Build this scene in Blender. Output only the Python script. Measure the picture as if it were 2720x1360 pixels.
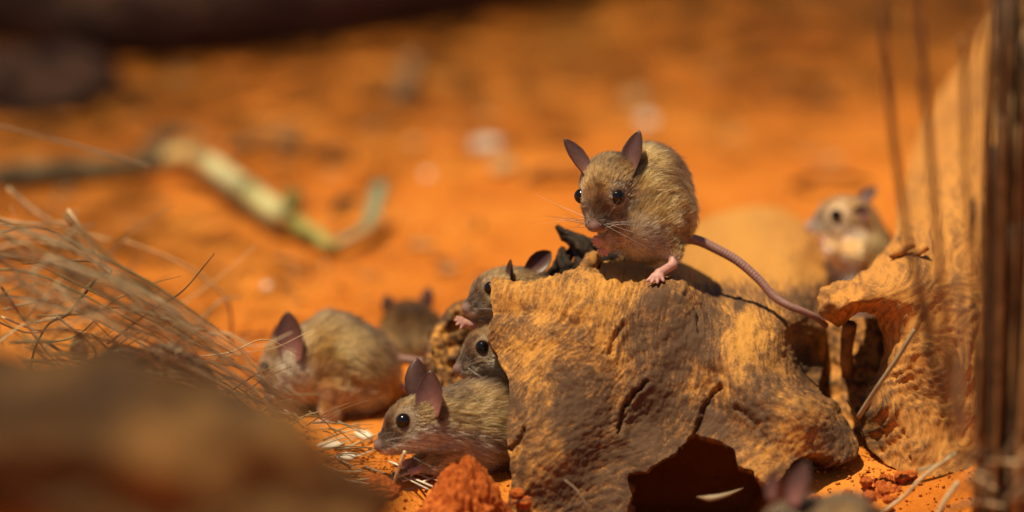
import bpy, math, random
import numpy as np
from mathutils import Vector

for o in list(bpy.data.objects):
    bpy.data.objects.remove(o)
random.seed(7)
rng = np.random.default_rng(7)
SC = bpy.context.scene
COL = SC.collection
SC.unit_settings.system = 'METRIC'
SC.unit_settings.scale_length = 0.01            # one unit is one centimetre

# ------------------------------------------------------------------ camera
PITCH = math.radians(16.0)
FOCUS = 220.0                                    # lens to plane of focus, cm
PXCM = 2720.0 / 44.0                             # photo pixels per cm at the plane of focus
Rv = np.array([1.0, 0, 0])
Fv = np.array([0, math.cos(PITCH), -math.sin(PITCH)])
Uv = np.array([0, math.sin(PITCH), math.cos(PITCH)])
PC = np.array([0, 0, 9.22 * math.cos(PITCH)])
CAM = PC - FOCUS * Fv
cd = bpy.data.cameras.new('camera')
cam = bpy.data.objects.new('camera', cd)
COL.objects.link(cam)
cam.location = CAM
cam.rotation_euler = (math.pi / 2 - PITCH, 0, 0)
cd.sensor_width = 36.0
cd.lens = 180.0
cd.clip_start = 5.0
cd.clip_end = 4000.0
cd.dof.use_dof = True
cd.dof.focus_distance = FOCUS
cd.dof.aperture_fstop = 0.0275
SC.camera = cam

# ------------------------------------------------------------------ world, sun, exposure
SUN_DIR = Vector((-0.26, -0.12, 0.95)).normalized()
w = bpy.data.worlds.new('World')
SC.world = w
w.use_nodes = True
nt = w.node_tree
bg = nt.nodes['Background']
sky = nt.nodes.new('ShaderNodeTexSky')
sky.sky_type = 'NISHITA'
sky.sun_disc = False
sky.sun_elevation = math.asin(SUN_DIR.z)
sky.sun_rotation = math.atan2(SUN_DIR.x, SUN_DIR.y)
nt.links.new(sky.outputs[0], bg.inputs[0])
bg.inputs[1].default_value = 0.05
sl = bpy.data.lights.new('sun', 'SUN')
sl.energy = 5.0
sl.angle = math.radians(0.6)
sl.color = (1.0, 0.85, 0.58)
sun = bpy.data.objects.new('sun', sl)
COL.objects.link(sun)
sun.rotation_euler = SUN_DIR.to_track_quat('Z', 'Y').to_euler()
sun.location = (-60, 60, 260)
SC.view_settings.view_transform = 'Standard'
SC.view_settings.look = 'None'
SC.view_settings.exposure = 0.12
SC.view_settings.gamma = 1.0
SC.view_settings.use_curve_mapping = False
cy = SC.cycles
cy.use_denoising = True
cy.max_bounces = 8
cy.diffuse_bounces = 4
cy.glossy_bounces = 4
cy.transmission_bounces = 8
cy.transparent_max_bounces = 8
cy.sample_clamp_indirect = 6.0
SC.render.engine = 'CYCLES'
SC.cycles_curves.shape = 'RIBBONS'

# ------------------------------------------------------------------ geometry helpers
def ray(px, py):
    d = FOCUS * Fv + ((px - 1360.0) / PXCM) * Rv - ((py - 680.0) / PXCM) * Uv
    return d

def at(px, py, Y):
    """point seen at pixel px, py standing in the vertical plane y = Y"""
    d = ray(px, py)
    return CAM + d * ((Y - CAM[1]) / d[1])

def atd(px, py, dist):
    """point seen at pixel px, py at distance dist along the view axis"""
    return CAM + ray(px, py) * (dist / FOCUS)

def vdir(x, y, d):
    v = x * Rv - y * Uv + d * Fv
    return v

def unit(v):
    v = np.asarray(v, float)
    return v / (np.linalg.norm(v) + 1e-12)

_perm = np.random.default_rng(3).permutation(256)
_perm = np.concatenate([_perm, _perm])
_grad = np.random.default_rng(5).normal(size=(256, 3))
_grad /= np.linalg.norm(_grad, axis=1)[:, None]

def perlin(p):
    p = np.asarray(p, float)
    pi = np.floor(p).astype(int)
    f = p - pi
    pi &= 255
    u = f * f * f * (f * (f * 6 - 15) + 10)
    res = 0
    for dx in (0, 1):
        wx = u[..., 0] if dx else 1 - u[..., 0]
        for dy in (0, 1):
            wy = u[..., 1] if dy else 1 - u[..., 1]
            for dz in (0, 1):
                wz = u[..., 2] if dz else 1 - u[..., 2]
                h = _perm[_perm[_perm[(pi[..., 0] + dx) & 255] + ((pi[..., 1] + dy) & 255)] + ((pi[..., 2] + dz) & 255)]
                g = _grad[h]
                dot = g[..., 0] * (f[..., 0] - dx) + g[..., 1] * (f[..., 1] - dy) + g[..., 2] * (f[..., 2] - dz)
                res = res + wx * wy * wz * dot
    return res * 1.6

def fbm(p, octv=4, gain=0.5):
    a, s, r = 1.0, 1.0, 0
    p = np.asarray(p, float)
    for k in range(octv):
        r = r + a * perlin(p * s + 17.3 * k)
        a *= gain
        s *= 2.03
    return r

def sstep(a, b, x):
    t = np.clip((x - a) / (b - a), 0, 1)
    return t * t * (3 - 2 * t)

def mesh_obj(name, verts, faces, mat, parent=None, smooth=True):
    me = bpy.data.meshes.new(name)
    verts = np.asarray(verts, float)
    if isinstance(faces, np.ndarray):
        faces = faces.tolist()
    me.from_pydata(verts.tolist(), [], faces)
    me.update()
    if smooth:
        me.polygons.foreach_set('use_smooth', [True] * len(me.polygons))
    if mat is not None:
        me.materials.append(mat)
    o = bpy.data.objects.new(name, me)
    COL.objects.link(o)
    if parent is not None:
        o.parent = parent
        o.matrix_parent_inverse = parent.matrix_basis.inverted()
    return o

def set_attr(o, name, vals):
    vals = np.asarray(vals, float)
    if vals.ndim == 1:
        a = o.data.attributes.new(name, 'FLOAT', 'POINT')
        a.data.foreach_set('value', vals.astype(np.float32))
    else:
        if vals.shape[1] == 3:
            vals = np.concatenate([vals, np.ones((len(vals), 1))], 1)
        a = o.data.attributes.new(name, 'FLOAT_COLOR', 'POINT')
        a.data.foreach_set('color', vals.astype(np.float32).ravel())

def tag(o, label=None, cat=None, group=None, kind=None):
    if label: o['label'] = label
    if cat: o['category'] = cat
    if group: o['group'] = group
    if kind: o['kind'] = kind
    return o

def empty(name, loc):
    o = bpy.data.objects.new(name, None)
    o.empty_display_size = 0.5
    o.location = [float(v) for v in loc]
    COL.objects.link(o)
    return o

def catmull(pts, n):
    pts = np.asarray(pts, float)
    if len(pts) == 2:
        t = np.linspace(0, 1, n)[:, None]
        return pts[0] * (1 - t) + pts[1] * t
    P = np.vstack([2 * pts[0] - pts[1], pts, 2 * pts[-1] - pts[-2]])
    out = []
    m = len(pts) - 1
    for q in np.linspace(0, m - 1e-6, n):
        i = int(q); t = q - i
        p0, p1, p2, p3 = P[i:i + 4]
        out.append(0.5 * (2 * p1 + (p2 - p0) * t + (2 * p0 - 5 * p1 + 4 * p2 - p3) * t * t + (3 * p1 - p0 - 3 * p2 + p3) * t ** 3))
    return np.array(out)

def frames(path):
    tan = np.gradient(path, axis=0)
    tan /= np.linalg.norm(tan, axis=1)[:, None] + 1e-12
    ref = np.array([0.13, 0.2, 0.97])
    if abs(tan[0] @ ref) > 0.9:
        ref = np.array([1.0, 0.1, 0])
    n = unit(np.cross(tan[0], ref))
    N = []
    for t in tan:
        n = unit(n - t * (n @ t))
        N.append(n)
    N = np.array(N)
    return tan, N, np.cross(tan, N)

def tube_geo(path, rad, seg=8, flat=1.0, base=0, wob=0.0):
    path = np.asarray(path, float)
    n = len(path)
    rad = np.broadcast_to(np.asarray(rad, float), (n,))
    t, N, B = frames(path)
    ang = np.linspace(0, 2 * math.pi, seg, endpoint=False)
    ring = N[:, None, :] * np.cos(ang)[None, :, None] + flat * B[:, None, :] * np.sin(ang)[None, :, None]
    rr = rad[:, None, None]
    if wob:
        rr = rr * (1 + wob * fbm(path[:, None, :] * 0.8 + ring * 1.3, 3)[..., None])
    V = (path[:, None, :] + ring * rr).reshape(-1, 3)
    F = []
    for i in range(n - 1):
        for k in range(seg):
            a = base + i * seg + k; b = base + i * seg + (k + 1) % seg
            F.append((a, b, b + seg, a + seg))
    F.append(tuple(base + k for k in range(seg))[::-1])
    F.append(tuple(base + (n - 1) * seg + k for k in range(seg)))
    return V, F

def tube(name, pts, r0, r1, mat, parent=None, n=24, seg=8, flat=1.0, wob=0.0, prof=None):
    path = catmull(pts, n)
    t = np.linspace(0, 1, n)
    rad = r0 + (r1 - r0) * t if prof is None else np.interp(t, np.linspace(0, 1, len(prof)), prof)
    V, F = tube_geo(path, rad, seg, flat, 0, wob)
    o = mesh_obj(name, V, F, mat, parent)
    if mat.name.startswith('dusty'):
        set_attr(o, 'dust', 0.55 - 0.5 * fbm(V * 1.5, 3))
    return o

# ------------------------------------------------------------------ materials
def new_mat(name):
    m = bpy.data.materials.new(name)
    m.use_nodes = True
    n = m.node_tree
    return m, n, n.nodes, n.links, n.nodes['Principled BSDF']

def ramp(nodes, stops):
    r = nodes.new('ShaderNodeValToRGB')
    e = r.color_ramp.elements
    e[0].position, e[0].color = stops[0][0], (*stops[0][1], 1)
    e[1].position, e[1].color = stops[-1][0], (*stops[-1][1], 1)
    for p, c in stops[1:-1]:
        k = e.new(p); k.color = (*c, 1)
    return r

def noise_node(nodes, links, scale, detail=4, rough=0.6, coord='Object', stretch=None, dist=0.0):
    tc = nodes.new('ShaderNodeTexCoord')
    n = nodes.new('ShaderNodeTexNoise')
    n.inputs['Scale'].default_value = scale
    n.inputs['Detail'].default_value = detail
    n.inputs['Roughness'].default_value = rough
    n.inputs['Distortion'].default_value = dist
    if stretch:
        mp = nodes.new('ShaderNodeMapping')
        mp.inputs['Scale'].default_value = stretch
        links.new(tc.outputs[coord], mp.inputs[0])
        links.new(mp.outputs[0], n.inputs['Vector'])
    else:
        links.new(tc.outputs[coord], n.inputs['Vector'])
    return n

def noisy_mat(name, stops, scale, rough=0.85, bump=0.2, bscale=None, detail=5, stretch=None, spec=0.3, dist=0.03):
    m, n, nodes, links, b = new_mat(name)
    nz = noise_node(nodes, links, scale, detail, 0.62, stretch=stretch)
    r = ramp(nodes, stops)
    links.new(nz.outputs[0], r.inputs[0])
    links.new(r.outputs[0], b.inputs['Base Color'])
    b.inputs['Roughness'].default_value = rough
    b.inputs['Specular IOR Level'].default_value = spec
    if bump:
        nb = noise_node(nodes, links, bscale or scale * 4, 5, 0.65, stretch=stretch)
        bp = nodes.new('ShaderNodeBump')
        bp.inputs['Strength'].default_value = bump
        bp.inputs['Distance'].default_value = dist
        links.new(nb.outputs[0], bp.inputs['Height'])
        links.new(bp.outputs[0], b.inputs['Normal'])
    return m

def sand_mat():
    m, n, nodes, links, b = new_mat('red_sand')
    n1 = noise_node(nodes, links, 0.10, 5, 0.6)
    n2 = noise_node(nodes, links, 0.7, 5, 0.7)
    n3 = noise_node(nodes, links, 9.0, 3, 0.7)
    r1 = ramp(nodes, [(0.30, (0.46, 0.122, 0.012)), (0.5, (0.60, 0.178, 0.019)), (0.68, (0.72, 0.255, 0.036))])
    r2 = ramp(nodes, [(0.30, (0.60, 0.55, 0.52)), (0.45, (0.97, 0.97, 0.97)), (0.62, (1, 1, 1)), (0.72, (1.1, 1.2, 1.35))])
    r3 = ramp(nodes, [(0.3, (0.72, 0.68, 0.62)), (0.6, (1.0, 1.0, 1.0)), (0.75, (1.15, 1.25, 1.4))])
    links.new(n1.outputs[0], r1.inputs[0]); links.new(n2.outputs[0], r2.inputs[0]); links.new(n3.outputs[0], r3.inputs[0])
    a = nodes.new('ShaderNodeMix'); a.data_type = 'RGBA'; a.blend_type = 'MULTIPLY'; a.inputs[0].default_value = 0.8
    c = nodes.new('ShaderNodeMix'); c.data_type = 'RGBA'; c.blend_type = 'MULTIPLY'; c.inputs[0].default_value = 0.8
    links.new(r1.outputs[0], a.inputs[6]); links.new(r2.outputs[0], a.inputs[7])
    links.new(a.outputs[2], c.inputs[6]); links.new(r3.outputs[0], c.inputs[7])
    links.new(c.outputs[2], b.inputs['Base Color'])
    b.inputs['Roughness'].default_value = 0.95
    b.inputs['Specular IOR Level'].default_value = 0.15
    nb = noise_node(nodes, links, 14.0, 4, 0.75)
    bp = nodes.new('ShaderNodeBump'); bp.inputs['Strength'].default_value = 0.7; bp.inputs['Distance'].default_value = 0.05
    links.new(nb.outputs[0], bp.inputs['Height']); links.new(bp.outputs[0], b.inputs['Normal'])
    return m

def wood_mat(name, dark=(0.095, 0.048, 0.024), mid=(0.25, 0.115, 0.038), dust=(0.56, 0.255, 0.050), rough=1.0):
    m, n, nodes, links, b = new_mat(name)
    at_ = nodes.new('ShaderNodeAttribute'); at_.attribute_name = 'dust'
    nz = noise_node(nodes, links, 8.0, 6, 0.78)
    md = nodes.new('ShaderNodeMath'); md.operation = 'MULTIPLY_ADD'
    md.inputs[1].default_value = 1.1 * rough; md.inputs[2].default_value = -0.55 * rough
    links.new(nz.outputs[0], md.inputs[0])
    ga = nodes.new('ShaderNodeAttribute'); ga.attribute_name = 'grain'
    gn = nodes.new('ShaderNodeTexNoise'); gn.inputs['Scale'].default_value = 1.0; gn.inputs['Detail'].default_value = 5; gn.inputs['Roughness'].default_value = 0.65
    links.new(ga.outputs['Vector'], gn.inputs['Vector'])
    mg = nodes.new('ShaderNodeMath'); mg.operation = 'MULTIPLY_ADD'
    mg.inputs[1].default_value = 1.05
    links.new(gn.outputs[0], mg.inputs[0]); links.new(md.outputs[0], mg.inputs[2])
    m2 = nodes.new('ShaderNodeMath'); m2.operation = 'SUBTRACT'; m2.inputs[1].default_value = 0.525
    links.new(mg.outputs[0], m2.inputs[0])
    ad = nodes.new('ShaderNodeMath'); ad.operation = 'ADD'
    links.new(at_.outputs['Fac'], ad.inputs[0]); links.new(m2.outputs[0], ad.inputs[1])
    r = ramp(nodes, [(0.15, dark), (0.42, mid), (0.72, dust)])
    links.new(ad.outputs[0], r.inputs[0])
    links.new(r.outputs[0], b.inputs['Base Color'])
    b.inputs['Roughness'].default_value = 0.85
    b.inputs['Specular IOR Level'].default_value = 0.3
    nb = noise_node(nodes, links, 9.0, 6, 0.75)
    bp = nodes.new('ShaderNodeBump'); bp.inputs['Strength'].default_value = 0.55 * rough; bp.inputs['Distance'].default_value = 0.025
    links.new(nb.outputs[0], bp.inputs['Height'])
    bp2 = nodes.new('ShaderNodeBump'); bp2.inputs['Strength'].default_value = 0.4; bp2.inputs['Distance'].default_value = 0.06
    links.new(gn.outputs[0], bp2.inputs['Height']); links.new(bp.outputs[0], bp2.inputs['Normal'])
    links.new(bp2.outputs[0], b.inputs['Normal'])
    return m

def fur_mat():
    m, n, nodes, links, b = new_mat('mouse_fur')
    h = nodes.new('ShaderNodeBsdfHairPrincipled')
    h.parametrization = 'COLOR'
    at_ = nodes.new('ShaderNodeAttribute'); at_.attribute_name = 'hair_color'
    links.new(at_.outputs['Color'], h.inputs['Color'])
    h.inputs['Roughness'].default_value = 0.42
    h.inputs['Radial Roughness'].default_value = 0.6
    h.inputs['Coat'].default_value = 0.0
    links.new(h.outputs[0], n.nodes['Material Output'].inputs['Surface'])
    nodes.remove(b)
    return m

def attr_skin(name, rough=0.6, sss=0.0):
    m, n, nodes, links, b = new_mat(name)
    at_ = nodes.new('ShaderNodeAttribute'); at_.attribute_name = 'skin'
    links.new(at_.outputs['Color'], b.inputs['Base Color'])
    b.inputs['Roughness'].default_value = rough
    if sss:
        b.inputs['Subsurface Weight'].default_value = sss
        b.inputs['Subsurface Radius'].default_value = (0.15, 0.05, 0.03)
        b.inputs['Subsurface Scale'].default_value = 0.4
    return m

def plain(name, col, rough=0.6, spec=0.4, sss=0.0):
    m, n, nodes, links, b = new_mat(name)
    b.inputs['Base Color'].default_value = (*col, 1)
    b.inputs['Roughness'].default_value = rough
    b.inputs['Specular IOR Level'].default_value = spec
    if sss:
        b.inputs['Subsurface Weight'].default_value = sss
        b.inputs['Subsurface Radius'].default_value = (0.2, 0.07, 0.04)
        b.inputs['Subsurface Scale'].default_value = 0.5
    return m

def ear_mat():
    m, n, nodes, links, b = new_mat('ear_skin')
    at_ = nodes.new('ShaderNodeAttribute'); at_.attribute_name = 'skin'
    nz = noise_node(nodes, links, 6.0, 4, 0.6)
    r = ramp(nodes, [(0.3, (0.75, 0.7, 0.7)), (0.7, (1.15, 1.1, 1.1))])
    links.new(nz.outputs[0], r.inputs[0])
    mx = nodes.new('ShaderNodeMix'); mx.data_type = 'RGBA'; mx.blend_type = 'MULTIPLY'; mx.inputs[0].default_value = 1.0
    links.new(at_.outputs['Color'], mx.inputs[6]); links.new(r.outputs[0], mx.inputs[7])
    links.new(mx.outputs[2], b.inputs['Base Color'])
    b.inputs['Roughness'].default_value = 0.42
    b.inputs['Specular IOR Level'].default_value = 0.5
    tr = nodes.new('ShaderNodeBsdfTranslucent'); tr.inputs[0].default_value = (0.30, 0.07, 0.045, 1)
    ms = nodes.new('ShaderNodeMixShader'); ms.inputs[0].default_value = 0.22
    links.new(b.outputs[0], ms.inputs[1]); links.new(tr.outputs[0], ms.inputs[2])
    links.new(ms.outputs[0], nodes['Material Output'].inputs['Surface'])
    return m

def eye_mat():
    m, n, nodes, links, b = new_mat('wet_black_eye')
    b.inputs['Base Color'].default_value = (0.006, 0.004, 0.004, 1)
    b.inputs['Roughness'].default_value = 0.06
    b.inputs['Specular IOR Level'].default_value = 0.5
    return m

def whisker_mat():
    m, n, nodes, links, b = new_mat('whisker_hair')
    at_ = nodes.new('ShaderNodeAttribute'); at_.attribute_name = 'hair_color'
    links.new(at_.outputs['Color'], b.inputs['Base Color'])
    b.inputs['Roughness'].default_value = 0.4
    return m

def tail_mat():
    m, n, nodes, links, b = new_mat('scaly_tail_skin')
    nz = noise_node(nodes, links, 12.0, 4, 0.6)
    r = ramp(nodes, [(0.3, (0.20, 0.10, 0.085)), (0.7, (0.36, 0.19, 0.155))])
    links.new(nz.outputs[0], r.inputs[0]); links.new(r.outputs[0], b.inputs['Base Color'])
    b.inputs['Roughness'].default_value = 0.5
    return m

M = {}
M['sand'] = sand_mat()
M['wood'] = wood_mat('dusty_log_wood')
M['root'] = wood_mat('dusty_root_wood', (0.10, 0.050, 0.022), (0.30, 0.130, 0.036), (0.56, 0.24, 0.050), 0.55)
M['char'] = noisy_mat('charred_wood', [(0.3, (0.008, 0.006, 0.005)), (0.55, (0.03, 0.018, 0.012)), (0.75, (0.16, 0.075, 0.03))], 3.0, 0.8, 0.6)
M['fur'] = fur_mat()
M['hide'] = attr_skin('mouse_hide', 0.7)
M['paw'] = plain('pink_paw_skin', (0.50, 0.25, 0.20), 0.5, 0.4, 0.25)
M['ear'] = ear_mat()
M['eye'] = eye_mat()
M['whisker'] = whisker_mat()
M['tail'] = tail_mat()
M['rock'] = noisy_mat('brown_dusty_rock', [(0.34, (0.035, 0.016, 0.006)), (0.5, (0.085, 0.038, 0.010)), (0.68, (0.25, 0.118, 0.030))], 0.16, 0.9, 0.5, 1.2, dist=0.3)
M['darkrock'] = noisy_mat('dark_rock', [(0.3, (0.05, 0.022, 0.013)), (0.7, (0.13, 0.055, 0.026))], 0.2, 0.9, 0.5, 1.2, dist=0.3)
M['clod'] = noisy_mat('red_earth', [(0.3, (0.25, 0.05, 0.008)), (0.5, (0.48, 0.105, 0.014)), (0.72, (0.66, 0.19, 0.03))], 4.5, 0.95, 0.9, 16.0, dist=0.06)
M['straw'] = noisy_mat('pale_straw', [(0.3, (0.42, 0.28, 0.13)), (0.7, (0.72, 0.56, 0.34))], 1.2, 0.55, 0.2)
M['oldgrass'] = noisy_mat('grey_dry_grass', [(0.3, (0.165, 0.112, 0.064)), (0.7, (0.390, 0.292, 0.173))], 0.6, 0.6, 0.2)
M['olive'] = noisy_mat('olive_dry_grass', [(0.3, (0.120, 0.090, 0.038)), (0.7, (0.285, 0.217, 0.098))], 0.5, 0.6, 0.2)
M['brownstem'] = noisy_mat('brown_dry_stem', [(0.3, (0.10, 0.045, 0.016)), (0.7, (0.30, 0.15, 0.055))], 1.5, 0.6, 0.3)
M['darkstem'] = noisy_mat('dark_dry_stem', [(0.3, (0.022, 0.012, 0.007)), (0.7, (0.10, 0.054, 0.024))], 1.0, 0.65, 0.3)
M['tanstem'] = noisy_mat('tan_dry_stem', [(0.3, (0.22, 0.12, 0.045)), (0.7, (0.42, 0.25, 0.10))], 1.0, 0.6, 0.3)
M['palestalk'] = noisy_mat('pale_stalk', [(0.3, (0.46, 0.41, 0.15)), (0.7, (0.68, 0.63, 0.34))], 0.5, 0.5, 0.1)
M['tanstalk'] = noisy_mat('tan_stalk_end', [(0.3, (0.45, 0.28, 0.09)), (0.7, (0.58, 0.40, 0.15))], 0.5, 0.6, 0.1)
M['greenstalk'] = noisy_mat('green_stalk', [(0.3, (0.15, 0.15, 0.03)), (0.7, (0.46, 0.42, 0.12))], 0.5, 0.5, 0.1)
M['greenleaf'] = noisy_mat('green_leaf', [(0.3, (0.12, 0.17, 0.10)), (0.7, (0.28, 0.34, 0.20))], 0.5, 0.5, 0.1)
M['deadleaf'] = noisy_mat('dead_leaf', [(0.3, (0.15, 0.085, 0.038)), (0.7, (0.30, 0.18, 0.07))], 0.5, 0.7, 0.2)
M['chip'] = noisy_mat('pale_wood_chip', [(0.3, (0.70, 0.55, 0.38)), (0.7, (0.86, 0.78, 0.64))], 1.0, 0.6, 0.2)
M['tanchip'] = noisy_mat('tan_wood_chip', [(0.3, (0.42, 0.20, 0.07)), (0.7, (0.62, 0.36, 0.15))], 1.0, 0.7, 0.2)
M['darkchip'] = noisy_mat('dark_bark_chip', [(0.3, (0.14, 0.055, 0.018)), (0.7, (0.30, 0.12, 0.035))], 1.0, 0.8, 0.2)
M['pebble'] = noisy_mat('pale_pebble', [(0.3, (0.74, 0.60, 0.46)), (0.7, (0.85, 0.78, 0.66))], 2.0, 0.35, 0.1, spec=0.6)
M['leaf'] = noisy_mat('shade_canopy_leaf', [(0.3, (0.04, 0.06, 0.02)), (0.7, (0.10, 0.12, 0.04))], 0.3, 0.6, 0.1)
M['bark'] = noisy_mat('shade_canopy_bark', [(0.3, (0.06, 0.03, 0.015)), (0.7, (0.17, 0.09, 0.045))], 0.4, 0.85, 0.5)

# ------------------------------------------------------------------ ground
def gz(x, y):
    x = np.asarray(x, float); y = np.asarray(y, float)
    p = np.stack([x, y, np.zeros_like(x)], -1)
    z = 0.9 * perlin(p * 0.045 + 3.1) + 0.16 * fbm(p * 0.2 + 9.0, 3)
    near = sstep(-2, 14, y)
    z = z * (0.35 + 0.65 * near)
    z = z - 0.6 * np.exp(-(((x + 8) / 9) ** 2 + ((y - 5) / 6) ** 2))
    z = z - 1.1 * sstep(-2.6, -6.2, y) * sstep(-9.0, -4.0, x)
    z = z - 3.4 * sstep(0.2, 2.0, x) * sstep(11.9, 10.2, x) * sstep(-12.5, -9.0, y) * sstep(6.5, 3.0, y)   # burrow under the log, dug deep and wide so the cavity stays dark
    far = sstep(60, 160, np.hypot(x, y * 0.9))
    z = z + far * 2.5 * perlin(p * 0.012)
    return z

def ground_pt(px, py, lift=0.0):
    d = ray(px, py)
    t = -CAM[2] / d[2]
    for _ in range(6):
        q = CAM + d * t
        t += (float(gz(q[0], q[1])) + lift - q[2]) / d[2]
    return CAM + d * t

def axis(segs):
    out = []
    for a, b, s in segs:
        out.append(np.arange(a, b, s))
    return np.concatenate(out + [[segs[-1][1]]])
gx = axis([(-1200, -200, 50), (-200, -60, 7), (-60, -28, 1.2), (-28, 30, 0.4), (30, 60, 1.2), (60, 200, 7), (200, 1200, 50)])
gy = axis([(-600, -120, 40), (-120, -12, 3.0), (-12, 30, 0.4), (30, 100, 0.7), (100, 300, 8), (300, 2200, 60)])
GX, GY = np.meshgrid(gx, gy)
GZ = gz(GX, GY)
pp = np.stack([GX, GY, np.zeros_like(GX)], -1)
fine = sstep(140, 90, np.hypot(GX, GY - 30))
GZ = GZ + fine * (0.05 * fbm(pp * 0.9, 4) + 0.05 * np.maximum(0, perlin(pp * 2.3)))
V = np.stack([GX, GY, GZ], -1).reshape(-1, 3)
ny, nx = GX.shape
idx = np.arange(ny * nx).reshape(ny, nx)
Fq = np.stack([idx[:-1, :-1], idx[:-1, 1:], idx[1:, 1:], idx[1:, :-1]], -1).reshape(-1, 4)
g = mesh_obj('ground', V, Fq, M['sand'])
tag(g, kind='structure')

# ------------------------------------------------------------------ wood shells
def inpoly(X, Y, poly):
    r = np.zeros(X.shape, bool)
    n = len(poly)
    for i in range(n):
        x1, y1 = poly[i]; x2, y2 = poly[(i + 1) % n]
        c = ((y1 > Y) != (y2 > Y))
        with np.errstate(divide='ignore', invalid='ignore'):
            xi = (x2 - x1) * (Y - y1) / (y2 - y1 + 1e-12) + x1
        r ^= c & (X < xi)
    return r

def tps(ctrl):
    c = np.asarray(ctrl, float)
    xy = c[:, :2] / 1000.0; v = c[:, 2]
    def phi(r): return np.where(r > 1e-9, r * r * np.log(np.maximum(r, 1e-9)), 0)
    n = len(c)
    K = phi(np.linalg.norm(xy[:, None] - xy[None], axis=2)) + 1e-4 * np.eye(n)
    P = np.hstack([np.ones((n, 1)), xy])
    A = np.block([[K, P], [P.T, np.zeros((3, 3))]])
    s = np.linalg.solve(A, np.concatenate([v, [0, 0, 0]]))
    def f(X, Y):
        X = X / 1000.0; Y = Y / 1000.0
        out = s[n] + s[n + 1] * X + s[n + 2] * Y
        for i in range(n):
            out = out + s[i] * phi(np.hypot(X - xy[i, 0], Y - xy[i, 1]))
        return out
    return f

def seg_dist(X, Y, pts):
    d = np.full(X.shape, 1e9)
    for (x1, y1), (x2, y2) in zip(pts[:-1], pts[1:]):
        t = np.clip(((X - x1) * (x2 - x1) + (Y - y1) * (y2 - y1)) / ((x2 - x1) ** 2 + (y2 - y1) ** 2), 0, 1)
        d = np.minimum(d, np.hypot(X - x1 - t * (x2 - x1), Y - y1 - t * (y2 - y1)))
    return d

def shell(name, poly, ctrl, step, thick, mat, parent=None, relief=None, away=0.0, rag=3.0):
    """a slab of wood: front surface through the control points (px, py, Y), cut along poly, with thickness"""
    poly = np.array(poly, float)
    dense = []
    for i in range(len(poly)):
        a, b = poly[i], poly[(i + 1) % len(poly)]
        m = max(1, int(np.linalg.norm(b - a) / (step * 1.2)))
        for k in range(m):
            dense.append(a + (b - a) * k / m)
    dense = np.array(dense)
    q = np.concatenate([dense * 0.03, np.zeros((len(dense), 1))], 1)
    dense = dense + rag * np.stack([fbm(q, 3), fbm(q + 50, 3)], 1)
    x0, y0 = dense.min(0) - step * 2; x1, y1 = dense.max(0) + step * 2
    xs = np.arange(x0, x1, step); ys = np.arange(y0, y1, step)
    X, Y = np.meshgrid(xs, ys)
    X0, Y0 = X.copy(), Y.copy()
    quad_c = inpoly(X[:-1, :-1] + step / 2, Y[:-1, :-1] + step / 2, dense)
    used = np.zeros(X.shape, bool)
    cnt = np.zeros(X.shape, int)
    for dy in (0, 1):
        for dx in (0, 1):
            cnt[dy:dy + quad_c.shape[0], dx:dx + quad_c.shape[1]] += quad_c
    used = cnt > 0
    bnd = used & (cnt < 4)
    bi = np.argwhere(bnd)
    bx = X[bnd]; by = Y[bnd]
    for k, (i, j) in enumerate(bi):
        dd = np.hypot(dense[:, 0] - bx[k], dense[:, 1] - by[k])
        m = dd.argmin()
        if dd[m] < step * 1.6:
            X[i, j], Y[i, j] = dense[m]
    sf = tps(ctrl)
    def place(X, Y):
        D = sf(X, Y)
        d = FOCUS * Fv[None, None] + ((X - 1360) / PXCM)[..., None] * Rv - ((Y - 680) / PXCM)[..., None] * Uv
        return CAM + d * ((D - CAM[1]) / d[..., 1])[..., None]
    Pw = place(X, Y)
    def normals(Pw):
        du = np.gradient(Pw, axis=1); dv = np.gradient(Pw, axis=0)
        n = np.cross(dv, du)
        n /= np.linalg.norm(n, axis=2)[..., None] + 1e-12
        s = np.sign(-(n * Fv).sum(2)); s[s == 0] = 1
        return n * s[..., None]
    N = normals(place(X0, Y0))
    dust = np.ones(X.shape) * 0.5
    grain = None
    if relief:
        out = relief(X, Y, Pw, N)
        h, dust = out[:2]
        grain = out[2] if len(out) > 2 else None
        Pw = Pw + N * h[..., None]
    back = Pw - N * thick + Fv * away
    ids = np.full(X.shape, -1); ids[used] = np.arange(used.sum())
    nf = used.sum()
    VV = np.concatenate([Pw[used], back[used]])
    a = ids[:-1, :-1][quad_c]; b = ids[:-1, 1:][quad_c]; c = ids[1:, 1:][quad_c]; e = ids[1:, :-1][quad_c]
    Fr = np.stack([a, e, c, b], 1)
    Bk = np.stack([a, b, c, e], 1) + nf
    edges = {}
    for qf in Fr.tolist():
        for k in range(4):
            u, v = qf[k], qf[(k + 1) % 4]
            if (v, u) in edges: del edges[(v, u)]
            else: edges[(u, v)] = 1
    S = [(v, u, u + nf, v + nf) for (u, v) in edges]
    o = mesh_obj(name, VV, Fr.tolist() + Bk.tolist() + S, mat, parent)
    dv = dust[used]
    set_attr(o, 'dust', np.concatenate([dv, dv * 0 + 0.15]))
    if grain is not None:
        gv = grain[used]
        ga = o.data.attributes.new('grain', 'FLOAT_VECTOR', 'POINT')
        ga.data.foreach_set('vector', np.concatenate([gv, gv]).astype(np.float32).ravel())
    return o

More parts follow.
